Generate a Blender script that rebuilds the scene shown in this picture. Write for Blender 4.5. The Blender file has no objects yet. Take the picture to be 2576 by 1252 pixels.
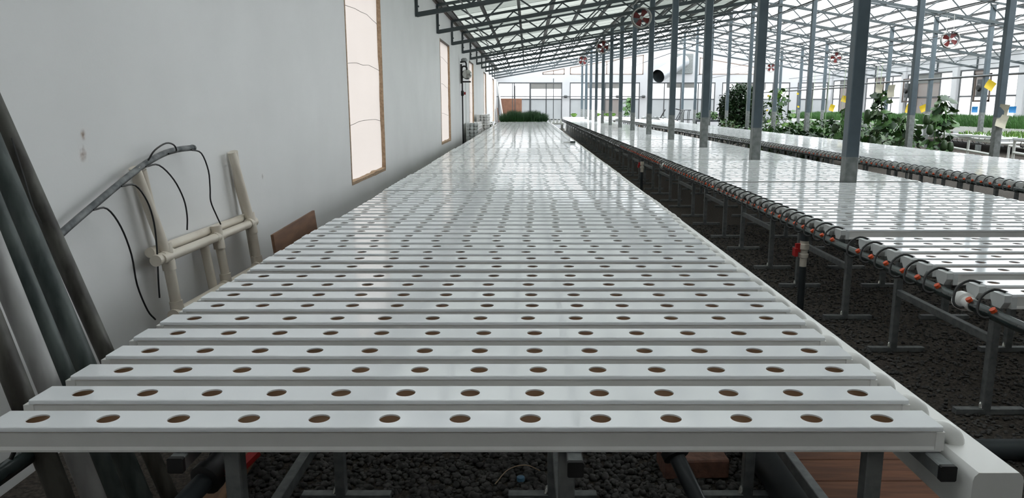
import bpy, math, random
import numpy as np
from mathutils import Vector, Matrix, Euler

rnd = random.Random(7)
sc = bpy.context.scene
C = sc.collection

# ------------------------------------------------------------------ camera
CAM_Z = 1.5
FPX, PW, PH = 1893.0, 2576.0, 1252.0
PITCH = math.atan((626.0 - 265.0) / FPX)
cam = bpy.data.cameras.new('camera')
cam.sensor_fit = 'HORIZONTAL'
cam.sensor_width = 36.0
cam.lens = 36.0 * FPX / PW
cam.shift_x = -40.0 / PW
cam.clip_start, cam.clip_end = 0.05, 400
camo = bpy.data.objects.new('camera', cam)
camo.location = (0, 0, CAM_Z)
camo.rotation_euler = (math.pi / 2 - PITCH, 0, 0)
C.objects.link(camo)
sc.camera = camo

# ------------------------------------------------------------------ sky and exposure
world = bpy.data.worlds.new('overcast_sky')
sc.world = world
world.use_nodes = True
bg = world.node_tree.nodes['Background']
bg.inputs['Color'].default_value = (0.96, 0.98, 1.0, 1)
bg.inputs['Strength'].default_value = 10.6
vs = sc.view_settings
vs.view_transform = 'Standard'
vs.look = 'None'
vs.exposure = -0.1
vs.gamma = 1.0
vs.use_curve_mapping = False

# ------------------------------------------------------------------ materials
MATS = {}


def nodes_of(name):
    m = bpy.data.materials.new(name)
    m.use_nodes = True
    nt = m.node_tree
    return m, nt, nt.nodes['Principled BSDF']


def mat(name, col, rough=0.5, metal=0.0, spec=0.5, var=0.0, scale=8.0, col2=None, bump=0.0, bscale=40.0,
        stretch=(1, 1, 1), coord='Object', detail=4.0, lo=0.35, hi=0.65):
    """Principled material whose colour wanders between col and col2 over noise, with optional fine relief."""
    m, nt, b = nodes_of(name)
    b.inputs['Roughness'].default_value = rough
    b.inputs['Metallic'].default_value = metal
    b.inputs['Specular IOR Level'].default_value = spec
    tc = nt.nodes.new('ShaderNodeTexCoord')
    mp = nt.nodes.new('ShaderNodeMapping')
    mp.inputs['Scale'].default_value = stretch
    nt.links.new(tc.outputs[coord], mp.inputs[0])
    if col2 is None:
        col2 = tuple(max(0, c * (1 - var)) for c in col)
    nz = nt.nodes.new('ShaderNodeTexNoise')
    nz.inputs['Scale'].default_value = scale
    nz.inputs['Detail'].default_value = detail
    nt.links.new(mp.outputs[0], nz.inputs['Vector'])
    cr = nt.nodes.new('ShaderNodeValToRGB')
    cr.color_ramp.elements[0].position = lo
    cr.color_ramp.elements[1].position = hi
    cr.color_ramp.elements[0].color = (*col2, 1)
    cr.color_ramp.elements[1].color = (*col, 1)
    nt.links.new(nz.outputs[0], cr.inputs[0])
    nt.links.new(cr.outputs[0], b.inputs['Base Color'])
    if bump:
        n2 = nt.nodes.new('ShaderNodeTexNoise')
        n2.inputs['Scale'].default_value = bscale
        n2.inputs['Detail'].default_value = 5
        nt.links.new(mp.outputs[0], n2.inputs['Vector'])
        bp = nt.nodes.new('ShaderNodeBump')
        bp.inputs['Strength'].default_value = bump
        bp.inputs['Distance'].default_value = 0.02
        nt.links.new(n2.outputs[0], bp.inputs['Height'])
        nt.links.new(bp.outputs[0], b.inputs['Normal'])
    MATS[name] = m
    return m


def sheet_mat(name, clear, tint, scatter, spots=None, gloss=0.0):
    """Daylight-passing sheet: part goes straight through, part is scattered, the rest is diffuse white."""
    m = bpy.data.materials.new(name)
    m.use_nodes = True
    nt = m.node_tree
    nt.nodes.clear()
    out = nt.nodes.new('ShaderNodeOutputMaterial')
    tr = nt.nodes.new('ShaderNodeBsdfTransparent')
    tr.inputs[0].default_value = (*tint, 1)
    tl = nt.nodes.new('ShaderNodeBsdfTranslucent')
    tl.inputs[0].default_value = (*scatter, 1)
    mx = nt.nodes.new('ShaderNodeMixShader')
    mx.inputs[0].default_value = 1 - clear
    if spots:
        tc = nt.nodes.new('ShaderNodeTexCoord')
        nz = nt.nodes.new('ShaderNodeTexNoise')
        nz.inputs['Scale'].default_value = spots[0]
        nz.inputs['Detail'].default_value = 5
        nt.links.new(tc.outputs['Object'], nz.inputs['Vector'])
        cr = nt.nodes.new('ShaderNodeValToRGB')
        cr.color_ramp.elements[0].position = 0.3
        cr.color_ramp.elements[1].position = 0.7
        cr.color_ramp.elements[0].color = (*[c * spots[1] for c in scatter], 1)
        cr.color_ramp.elements[1].color = (*scatter, 1)
        nt.links.new(nz.outputs[0], cr.inputs[0])
        nt.links.new(cr.outputs[0], tl.inputs[0])
    nt.links.new(tr.outputs[0], mx.inputs[1])
    nt.links.new(tl.outputs[0], mx.inputs[2])
    last = mx
    df = nt.nodes.new('ShaderNodeBsdfDiffuse')
    df.inputs[0].default_value = (0.75, 0.78, 0.76, 1)
    m2 = nt.nodes.new('ShaderNodeMixShader')
    m2.inputs[0].default_value = 0.25
    nt.links.new(last.outputs[0], m2.inputs[1])
    nt.links.new(df.outputs[0], m2.inputs[2])
    last = m2
    if gloss:
        gl = nt.nodes.new('ShaderNodeBsdfGlossy')
        gl.inputs['Roughness'].default_value = 0.15
        m3 = nt.nodes.new('ShaderNodeMixShader')
        m3.inputs[0].default_value = gloss
        nt.links.new(last.outputs[0], m3.inputs[1])
        nt.links.new(gl.outputs[0], m3.inputs[2])
        last = m3
    nt.links.new(last.outputs[0], out.inputs[0])
    MATS[name] = m
    return m


mat('pvc', (0.84, 0.86, 0.87), 0.085, var=0.05, scale=3, spec=0.5)
mat('pvc_trough', (0.76, 0.75, 0.72), 0.35, var=0.05, scale=4, stretch=(0.3, 1, 1))
mat('trough_lidglow', (0.90, 0.70, 0.52), 0.5, col2=(0.85, 0.63, 0.45), scale=9)  # light filtered brown through the lid, put into the inner trough colour
mat('pvc_fitting', (0.78, 0.78, 0.75), 0.3, var=0.05)
mat('pvc_cap', (0.62, 0.64, 0.63), 0.45, var=0.06)
mat('pvc_beige', (0.70, 0.645, 0.55), 0.4, col2=(0.60, 0.54, 0.45), scale=5)
mat('rubber', (0.008, 0.008, 0.008), 0.4, var=0.2)
mat('orange_plastic', (0.75, 0.09, 0.02), 0.4, var=0.2)
mat('red_plastic', (0.45, 0.02, 0.02), 0.4, var=0.2)
mat('supply_pipe', (0.028, 0.042, 0.041), 0.25, col2=(0.016, 0.024, 0.024), scale=12)
mat('dark_pipe', (0.035, 0.042, 0.046), 0.35, var=0.3, scale=6)
mat('galvanized', (0.30, 0.315, 0.31), 0.45, metal=0.55, col2=(0.20, 0.215, 0.215), scale=25, bump=0.05)
mat('column_paint', (0.085, 0.115, 0.135), 0.4, var=0.15, scale=6)
mat('column_zinc', (0.26, 0.275, 0.27), 0.5, metal=0.4, col2=(0.17, 0.185, 0.18), scale=14)
mat('truss_steel', (0.055, 0.07, 0.075), 0.45, var=0.2, scale=5)
mat('purlin_steel', (0.20, 0.20, 0.195), 0.5, metal=0.3, col2=(0.14, 0.14, 0.138), scale=10)
mat('purlin_dark', (0.085, 0.088, 0.088), 0.5, metal=0.3, var=0.2, scale=10)
mat('cable', (0.05, 0.05, 0.05), 0.6, var=0.2)
mat('wall_grey', (0.79, 0.79, 0.78), 0.6, col2=(0.75, 0.75, 0.74), scale=1.3, bump=0.03, bscale=60)
mat('wall_back_grey', (0.34, 0.34, 0.33), 0.7, var=0.1)
mat('wall_white', (0.56, 0.565, 0.58), 0.6, var=0.04, scale=1.0)
mat('foam_edge', (0.50, 0.36, 0.24), 0.8, col2=(0.36, 0.25, 0.16), scale=30, bump=0.4, bscale=70)
mat('rust', (0.24, 0.10, 0.05), 0.8, var=0.4, scale=20)
mat('frame_grey', (0.075, 0.08, 0.084), 0.45, var=0.15)
mat('frame_tan', (0.26, 0.20, 0.165), 0.6, var=0.1)
mat('frame_brown', (0.10, 0.072, 0.058), 0.6, var=0.2)
mat('soil', (0.10, 0.086, 0.072), 0.95, col2=(0.042, 0.037, 0.033), scale=55, bump=0.9, bscale=70, spec=0.15)
mat('stone', (0.105, 0.102, 0.096), 0.85, col2=(0.042, 0.041, 0.040), scale=30, spec=0.25, detail=2.0)
mat('outside_ground', (0.42, 0.42, 0.40), 0.9, var=0.2, scale=0.6)
mat('black_cap', (0.01, 0.01, 0.011), 0.5, var=0.2)
mat('plank_red', (0.20, 0.085, 0.045), 0.8, col2=(0.125, 0.055, 0.032), scale=14, stretch=(0.3, 3, 1), bump=0.15)
mat('plank_tan', (0.30, 0.165, 0.09), 0.8, col2=(0.18, 0.10, 0.06), scale=10, stretch=(3, 0.4, 3), bump=0.15)
mat('plywood', (0.22, 0.115, 0.065), 0.75, col2=(0.145, 0.075, 0.045), scale=5, stretch=(1, 0.5, 3))
mat('plywood_far', (0.24, 0.115, 0.068), 0.75, col2=(0.19, 0.09, 0.054), scale=4)
mat('brick', (0.23, 0.115, 0.08), 0.9, col2=(0.15, 0.08, 0.06), scale=25, bump=0.3)
mat('pipe_green', (0.075, 0.092, 0.086), 0.5, col2=(0.022, 0.034, 0.032), scale=5, stretch=(4, 4, 1), detail=8, lo=0.4, hi=0.62)
mat('pipe_rusty', (0.085, 0.083, 0.07), 0.5, col2=(0.026, 0.023, 0.018), scale=5, stretch=(4, 4, 1), detail=8, lo=0.4, hi=0.62)
mat('pipe_pale', (0.40, 0.40, 0.385), 0.5, col2=(0.26, 0.255, 0.25), scale=3, stretch=(5, 5, 1))
mat('pipe_bent', (0.20, 0.21, 0.21), 0.5, col2=(0.06, 0.068, 0.072), scale=16, detail=8, metal=0.2)
mat('chrome', (0.62, 0.62, 0.58), 0.25, metal=0.9, var=0.2)
mat('duct_metal', (0.42, 0.44, 0.46), 0.4, metal=0.6, var=0.15, scale=3)
mat('fan_rim', (0.42, 0.41, 0.38), 0.5, var=0.1)
mat('fan_blade', (0.17, 0.02, 0.018), 0.5, var=0.2)
mat('leaf', (0.072, 0.165, 0.035), 0.5, col2=(0.03, 0.088, 0.017), scale=2.2)
mat('leaf_dark', (0.024, 0.064, 0.018), 0.45, col2=(0.008, 0.027, 0.008), scale=2.5)
mat('leaf_bright', (0.14, 0.27, 0.035), 0.5, col2=(0.07, 0.17, 0.02), scale=6)
mat('leaf_pale', (0.34, 0.40, 0.30), 0.55, col2=(0.15, 0.25, 0.10), scale=3)
mat('grass', (0.05, 0.15, 0.025), 0.6, col2=(0.025, 0.088, 0.013), scale=1.5)
mat('grass_dark', (0.03, 0.105, 0.026), 0.6, col2=(0.013, 0.055, 0.014), scale=2.0)
mat('bark', (0.16, 0.11, 0.07), 0.9, var=0.4, scale=20)
mat('fruit', (0.03, 0.065, 0.02), 0.35, var=0.3, scale=6)
mat('petal', (0.80, 0.60, 0.03), 0.6, var=0.2)
mat('yellow_card', (0.62, 0.43, 0.012), 0.5, var=0.1)
mat('blue_card', (0.02, 0.20, 0.50), 0.5, var=0.1)
mat('cream_card', (0.55, 0.52, 0.40), 0.6, col2=(0.42, 0.40, 0.31), scale=8)
mat('string', (0.55, 0.68, 0.42), 0.7, var=0.1)
mat('cardboard', (0.45, 0.33, 0.22), 0.8, var=0.2)
mat('foam_board', (0.82, 0.82, 0.80), 0.7, var=0.05)
mat('blue_plastic', (0.10, 0.22, 0.34), 0.4, var=0.1)

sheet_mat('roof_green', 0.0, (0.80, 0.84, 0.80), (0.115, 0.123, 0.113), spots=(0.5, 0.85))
sheet_mat('roof_fill', 0.0, (0.80, 0.84, 0.80), (0.172, 0.178, 0.176), spots=(0.5, 0.9))  # more open sheets, out of view, added to brighten the near bench
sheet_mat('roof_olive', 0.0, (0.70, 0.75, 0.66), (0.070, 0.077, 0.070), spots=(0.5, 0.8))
sheet_mat('roof_blocker', 0.0, (0.7, 0.7, 0.7), (0.012, 0.012, 0.012))  # near-opaque unseen sheets, added to cut light from behind the camera
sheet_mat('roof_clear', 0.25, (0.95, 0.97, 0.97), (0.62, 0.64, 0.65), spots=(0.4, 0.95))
sheet_mat('film_pink', 0.0, (1, 1, 1), (0.165, 0.147, 0.137), spots=(1.2, 0.94))
sheet_mat('film_white', 0.35, (0.97, 0.97, 0.98), (0.68, 0.68, 0.69), spots=(0.9, 0.92), gloss=0.03)
sheet_mat('film_grey', 0.05, (0.8, 0.82, 0.85), (0.30, 0.31, 0.32), spots=(1.6, 0.88), gloss=0.03)
sheet_mat('film_tan', 0.0, (0.8, 0.7, 0.6), (0.19, 0.155, 0.13), spots=(1.5, 0.9))
sheet_mat('film_rose', 0.0, (0.9, 0.8, 0.75), (0.19, 0.155, 0.145), spots=(1.5, 0.9))


# ------------------------------------------------------------------ mesh helpers
class MB:
    def __init__(self):
        self.v, self.f, self.m = [], [], []

    def add(self, vs_, fs_, mi=0):
        o = len(self.v)
        self.v.extend(tuple(p) for p in vs_)
        for fc in fs_:
            self.f.append(tuple(i + o for i in fc))
            self.m.append(mi)
        return self

    def box(self, x0, x1, y0, y1, z0, z1, mi=0, M=None):
        vv = [(x, y, z) for x in (x0, x1) for y in (y0, y1) for z in (z0, z1)]
        if M is not None:
            vv = [tuple(M @ Vector(p)) for p in vv]
        return self.add(vv, [(0, 1, 3, 2), (4, 6, 7, 5), (0, 4, 5, 1), (2, 3, 7, 6), (0, 2, 6, 4), (1, 5, 7, 3)], mi)

    def bev(self, x0, x1, y0, y1, z0, z1, b=0.004, axis='x', mi=0, M=None):
        """Box whose four long edges along `axis` are chamfered."""
        if axis == 'x':
            a0, a1, b0, b1 = y0, y1, z0, z1
            mk = lambda t, p: (t, p[0], p[1]); t0, t1 = x0, x1
        elif axis == 'y':
            a0, a1, b0, b1 = x0, x1, z0, z1
            mk = lambda t, p: (p[0], t, p[1]); t0, t1 = y0, y1
        else:
            a0, a1, b0, b1 = x0, x1, y0, y1
            mk = lambda t, p: (p[0], p[1], t); t0, t1 = z0, z1
        pr = [(a0 + b, b0), (a1 - b, b0), (a1, b0 + b), (a1, b1 - b), (a1 - b, b1), (a0 + b, b1), (a0, b1 - b), (a0, b0 + b)]
        vv = [mk(t0, p) for p in pr] + [mk(t1, p) for p in pr]
        if M is not None:
            vv = [tuple(M @ Vector(p)) for p in vv]
        n = 8
        fs_ = [(i, (i + 1) % n, n + (i + 1) % n, n + i) for i in range(n)]
        return self.add(vv, fs_ + [tuple(range(n))[::-1], tuple(range(n, 2 * n))], mi)

    def prism(self, prof, mk0, mk1, mi=0, caps=True):
        n = len(prof)
        vv = [mk0(p) for p in prof] + [mk1(p) for p in prof]
        fs_ = [(i, (i + 1) % n, n + (i + 1) % n, n + i) for i in range(n)]
        if caps:
            fs_ += [tuple(range(n))[::-1], tuple(range(n, 2 * n))]
        return self.add(vv, fs_, mi)

    def tube(self, pts, r, seg=8, mi=0, caps=True):
        pts = [Vector(p) for p in pts]
        n = len(pts)
        rs = r if isinstance(r, (list, tuple)) else [r] * n
        vv, fs_ = [], []
        t0 = (pts[1] - pts[0]).normalized()
        up = Vector((0, 0, 1)) if abs(t0.z) < 0.9 else Vector((1, 0, 0))
        nrm = (up - t0 * up.dot(t0)).normalized()
        for i, p in enumerate(pts):
            t = (pts[min(i + 1, n - 1)] - pts[max(i - 1, 0)]).normalized()
            nrm = (nrm - t * nrm.dot(t)).normalized()
            bi = t.cross(nrm)
            for k in range(seg):
                a = 2 * math.pi * k / seg
                vv.append(tuple(p + (nrm * math.cos(a) + bi * math.sin(a)) * rs[i]))
        for i in range(n - 1):
            for k in range(seg):
                k2 = (k + 1) % seg
                fs_.append((i * seg + k, i * seg + k2, (i + 1) * seg + k2, (i + 1) * seg + k))
        if caps:
            fs_ += [tuple(range(seg))[::-1], tuple(range((n - 1) * seg, n * seg))]
        return self.add(vv, fs_, mi)

    def beam(self, a, b, w, h, mi=0):
        """Rectangular bar from a to b; w is measured along world y (or x for bars along y), h across."""
        a, b = Vector(a), Vector(b)
        t = (b - a).normalized()
        s = Vector((0, 1, 0)) if abs(t.y) < 0.7 else Vector((1, 0, 0))
        s = (s - t * s.dot(t)).normalized()
        u = t.cross(s)
        vv = []
        for p in (a, b):
            for i, j in ((-1, -1), (1, -1), (1, 1), (-1, 1)):
                vv.append(tuple(p + s * (w / 2 * i) + u * (h / 2 * j)))
        return self.add(vv, [(0, 1, 2, 3), (7, 6, 5, 4), (0, 4, 5, 1), (1, 5, 6, 2), (2, 6, 7, 3), (3, 7, 4, 0)], mi)

    def mesh(self, name, mats, smooth=False):
        me = bpy.data.meshes.new(name)
        me.from_pydata(self.v, [], self.f)
        for m in (mats if isinstance(mats, (list, tuple)) else [mats]):
            me.materials.append(MATS[m])
        if any(self.m):
            me.polygons.foreach_set('material_index', self.m)
        if smooth:
            me.polygons.foreach_set('use_smooth', [True] * len(me.polygons))
            try:
                me.set_sharp_from_angle(angle=math.radians(40))
            except Exception:
                pass
        me.update()
        return me


def obj(name, me, parent=None, loc=None, rot=None):
    o = bpy.data.objects.new(name, me)
    C.objects.link(o)
    if parent is not None:
        o.parent = parent
    if loc is not None:
        o.location = loc
    if rot is not None:
        o.rotation_euler = rot
    return o


def part(name, mb, mats, parent=None, smooth=False, loc=None, rot=None, kind=None, label=None):
    o = obj(name, mb.mesh(name, mats, smooth), parent, loc, rot)
    if kind:
        o['kind'] = kind
    if label:
        o['label'] = label
    return o


def tag(o, label, cat, group=None, kind=None):
    o['label'] = label
    o['category'] = cat
    if group:
        o['group'] = group
    if kind:
        o['kind'] = kind
    return o


def thing(name, label, cat, loc=(0, 0, 0), rz=0.0, group=None):
    o = bpy.data.objects.new(name, None)
    o.empty_display_size = 0.1
    C.objects.link(o)
    o.location = loc
    o.rotation_euler = (0, 0, rz)
    return tag(o, label, cat, group)


def struct(name, mb, mats, parent=None, smooth=False, label=None):
    o = part(name, mb, mats, parent, smooth)
    if parent is None:
        o['kind'] = 'structure'
    if label:
        o['label'] = label
    return o


def ordinal(n):
    if 10 <= n % 100 <= 20:
        s = 'th'
    else:
        s = {1: 'st', 2: 'nd', 3: 'rd'}.get(n % 10, 'th')
    words = {1: 'first', 2: 'second', 3: 'third', 4: 'fourth', 5: 'fifth', 6: 'sixth', 7: 'seventh', 8: 'eighth', 9: 'ninth', 10: 'tenth'}
    return words.get(n, '%d%s' % (n, s))


def smooth_path(pts, n=4):
    """Catmull-Rom through the points."""
    P = [Vector(p) for p in pts]
    P = [P[0] * 2 - P[1]] + P + [P[-1] * 2 - P[-2]]
    out = []
    for i in range(1, len(P) - 2):
        for k in range(n):
            t = k / n
            a, b, c, d = P[i - 1], P[i], P[i + 1], P[i + 2]
            out.append(0.5 * ((2 * b) + (c - a) * t + (2 * a - 5 * b + 4 * c - d) * t * t + (3 * b - a - 3 * c + d) * t ** 3))
    out.append(P[-2])
    return out


# ------------------------------------------------------------------ building dimensions
XL, XR = -2.06, 19.80            # inner faces of the side walls
RIDGE = 8.87
SLOPE = 0.168
Y0, BAY = 7.72, 3.29             # first portal frame in view, frame spacing
YB, YF = Y0 - 4 * BAY, Y0 + 13 * BAY
EAVE = 3.70                      # top chord axis at the wall
CHORD = 0.58                     # truss depth
COLX = (3.33, 8.87, 14.41)


def roof_z(x):
    return EAVE + SLOPE * (min(x, 2 * RIDGE - x) - XL)


# ------------------------------------------------------------------ floor and outside ground
b = MB().box(XL - 0.12, XR + 0.12, YB - 0.12, YF + 0.12, -0.06, 0.0)
struct('floor', b, 'soil', label='dark gravelly earth floor of the greenhouse')
b = MB().box(-120, 140, -100, 170, -0.12, -0.065)
struct('ground_outside', b, 'outside_ground', label='pale ground outside the greenhouse')

# loose crushed stone where single stones can be seen
rs = np.random.RandomState(3)


def stones(name, count, xr, yr, smin, smax, label):
    t = (1 + 5 ** 0.5) / 2
    ico = np.array([(-1, t, 0), (1, t, 0), (-1, -t, 0), (1, -t, 0), (0, -1, t), (0, 1, t), (0, -1, -t), (0, 1, -t),
                    (t, 0, -1), (t, 0, 1), (-t, 0, -1), (-t, 0, 1)]) / math.sqrt(1 + t * t)
    fc = np.array([(0, 11, 5), (0, 5, 1), (0, 1, 7), (0, 7, 10), (0, 10, 11), (1, 5, 9), (5, 11, 4), (11, 10, 2), (10, 7, 6),
                   (7, 1, 8), (3, 9, 4), (3, 4, 2), (3, 2, 6), (3, 6, 8), (3, 8, 9), (4, 9, 5), (2, 4, 11), (6, 2, 10), (8, 6, 7), (9, 8, 1)])
    s = rs.uniform(smin, smax, count) * rs.uniform(0.7, 1.0, count)
    V = ico[None] * (1 + rs.uniform(-0.28, 0.28, (count, 12, 1)))
    V = V * np.stack([s, s * rs.uniform(0.6, 1, count), s * rs.uniform(0.45, 0.8, count)], 1)[:, None, :]
    a = rs.uniform(0, 6.283, count)
    ca, sa = np.cos(a)[:, None], np.sin(a)[:, None]
    V = np.stack([V[..., 0] * ca - V[..., 1] * sa, V[..., 0] * sa + V[..., 1] * ca, V[..., 2]], -1)
    pos = np.stack([rs.uniform(*xr, count), rs.uniform(*yr, count), s * rs.uniform(0.1, 0.75, count)], 1)
    V = (V + pos[:, None, :]).reshape(-1, 3)
    F = (fc[None] + 12 * np.arange(count)[:, None, None]).reshape(-1, 3)
    me = bpy.data.meshes.new(name)
    me.vertices.add(len(V)); me.vertices.foreach_set('co', V.ravel())
    me.loops.add(F.size); me.loops.foreach_set('vertex_index', F.ravel())
    me.polygons.add(len(F))
    me.polygons.foreach_set('loop_start', np.arange(len(F)) * 3)
    me.polygons.foreach_set('loop_total', np.full(len(F), 3))
    me.materials.append(MATS['stone'])
    me.update(); me.validate()
    o = obj(name, me)
    return tag(o, label, 'gravel', kind='stuff')


stones('gravel', 22000, (-1.35, 1.15), (2.35, 5.4), 0.010, 0.024, 'dark crushed stone on the ground under the nearest bench')
stones('gravel', 24000, (1.05, 4.4), (2.2, 9.5), 0.007, 0.016, 'dark crushed stone in the aisle beside the middle bench')

# ------------------------------------------------------------------ left wall with five tall papered windows
WIN_L = [(8.80, 10.90), (18.15, 20.3), (27.0, 29.1), (35.8, 37.9), (44.4, 46.5)]
SILL_L, HEAD_L = 0.60, 3.04
TH = 0.12
b = MB()
ys = [YB]
for a, c in WIN_L:
    ys += [a, c]
ys.append(YF)
for i in range(0, len(ys), 2):
    b.box(XL - TH, XL, ys[i], ys[i + 1], 0, EAVE + 0.02)
for a, c in WIN_L:
    b.box(XL - TH, XL, a, c, 0, SILL_L)
    b.box(XL - TH, XL, a, c, HEAD_L, EAVE + 0.02)
struct('wall_left', b, 'wall_grey', label='long grey plastered side wall with tall papered windows')


def ragged(y0, y1, z, r, horizontal=True, x0=XL - 0.05, x1=XL + 0.006):
    """A ragged bead of cut foam along one edge of a window opening."""
    b = MB()
    n = 14
    pr = []
    for i in range(n + 1):
        t = i / n
        w = r * (0.6 + 0.8 * rnd.random())
        pr.append((t, w))
    vv, fs_ = [], []
    for t, w in pr:
        if horizontal:
            y = y0 + (y1 - y0) * t
            vv += [(x0, y, z - 0.01), (x1, y, z - 0.012 - 0.4 * w), (x1 + 0.004, y, z + w * 0.7), (x0, y, z + w)]
        else:
            zz = y0 + (y1 - y0) * t
            vv += [(x0, z - 0.005, zz), (x1, z - 0.005 - 0.3 * w, zz), (x1 + 0.003, z + w, zz), (x0, z + w, zz)]
    for i in range(n):
        for k in range(4):
            fs_.append((4 * i + k, 4 * i + (k + 1) % 4, 4 * i + 4 + (k + 1) % 4, 4 * i + 4 + k))
    fs_ += [(0, 1, 2, 3), (4 * n + 3, 4 * n + 2, 4 * n + 1, 4 * n)]
    b.add(vv, fs_)
    return b


for i, (a, c) in enumerate(WIN_L):
    w = thing('window_%d' % (i + 1), '%s tall window from the camera in the grey side wall, papered pink' % ordinal(i + 1), 'window')
    del w['category']
    w['kind'] = 'structure'
    # slightly crumpled paper film
    n, mz = 6, 14
    vv, fs_ = [], []
    for iy in range(n + 1):
        for iz in range(mz + 1):
            vv.append((XL - 0.045 + rnd.uniform(-0.006, 0.006), a + (c - a) * iy / n, SILL_L + (HEAD_L - SILL_L) * iz / mz))
    for iy in range(n):
        for iz in range(mz):
            q = iy * (mz + 1) + iz
            fs_.append((q, q + mz + 1, q + mz + 2, q + 1))
    part('film', MB().add(vv, fs_), 'film_pink', w, smooth=True)
    for zc in (1.25, 1.95, 2.6):
        pts = [(XL - 0.040, a + (c - a) * t, zc + 0.05 * math.sin(3 * t + i) + 0.03 * rnd.random()) for t in [j / 6 for j in range(7)]]
        part('crease', MB().tube(pts, 0.003, 5), 'film_pink', w)
    part('sill_foam', ragged(a, c, SILL_L, 0.03), 'foam_edge', w)
    part('jamb_foam', ragged(SILL_L, HEAD_L, c - 0.004, 0.010, False), 'foam_edge', w)
    part('jamb_foam', ragged(SILL_L, HEAD_L, a, 0.006, False), 'foam_edge', w)
    part('head_trim', MB().box(XL - 0.10, XL + 0.008, a, c, HEAD_L - 0.03, HEAD_L), 'frame_brown', w)

# stains on the wall: thin rusty scabs with a shape of their own
def wall_stain(y, z, w, h, label):
    b = MB()
    n = 14
    vv = [(XL + 0.0015, y, z)]
    for i in range(n):
        a = 2 * math.pi * i / n
        rr = 0.6 + 0.4 * rnd.random()
        vv.append((XL + 0.0006, y + w * rr * math.cos(a), z + h * rr * math.sin(a)))
    b.add(vv, [(0, 1 + i, 1 + (i + 1) % n) for i in range(n)])
    return tag(part('wall_stain', b, 'stain'), label, 'stain')


def stain_mat():
    m = bpy.data.materials.new('stain')
    m.use_nodes = True
    nt = m.node_tree
    nt.nodes.clear()
    out = nt.nodes.new('ShaderNodeOutputMaterial')
    tc = nt.nodes.new('ShaderNodeTexCoord')
    nz = nt.nodes.new('ShaderNodeTexNoise')
    nz.inputs['Scale'].default_value = 22
    nz.inputs['Detail'].default_value = 4
    nt.links.new(tc.outputs['Object'], nz.inputs['Vector'])
    cr = nt.nodes.new('ShaderNodeValToRGB')
    cr.color_ramp.elements[0].position = 0.35
    cr.color_ramp.elements[1].position = 0.75
    nt.links.new(nz.outputs[0], cr.inputs[0])
    tr = nt.nodes.new('ShaderNodeBsdfTransparent')
    df = nt.nodes.new('ShaderNodeBsdfDiffuse')
    df.inputs[0].default_value = (0.36, 0.17, 0.07, 1)
    mx = nt.nodes.new('ShaderNodeMixShader')
    mp = nt.nodes.new('ShaderNodeMapping')
    mp.inputs['Location'].default_value = (0, -1, -1)
    mp.inputs['Scale'].default_value = (0, 2, 2)
    gr = nt.nodes.new('ShaderNodeTexGradient')
    gr.gradient_type = 'SPHERICAL'
    mu = nt.nodes.new('ShaderNodeMath')
    mu.operation = 'MULTIPLY'
    nt.links.new(tc.outputs['Generated'], mp.inputs[0])
    nt.links.new(mp.outputs[0], gr.inputs[0])
    nt.links.new(gr.outputs['Fac'], mu.inputs[0])
    nt.links.new(cr.outputs[0], mu.inputs[1])
    nt.links.new(mu.outputs[0], mx.inputs[0])
    nt.links.new(tr.outputs[0], mx.inputs[1])
    nt.links.new(df.outputs[0], mx.inputs[2])
    nt.links.new(mx.outputs[0], out.inputs[0])
    MATS['stain'] = m


stain_mat()
wall_stain(3.50, 1.285, 0.04, 0.065, 'small brown rust stain on the grey wall above the bent pipe')
wall_stain(3.52, 1.365, 0.035, 0.045, 'faint grey smudge on the grey wall above the rust stain')
wall_stain(5.84, 0.955, 0.03, 0.035, 'tiny brown spot on the grey wall right of the beige pipe frame')

# eave beam along the top of the left wall
b = MB().box(XL - 0.06, XL + 0.05, YB, YF, EAVE + 0.03, EAVE + 0.09)
struct('trim_1', b, 'frame_brown', label='brown beam along the top of the grey wall')

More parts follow.
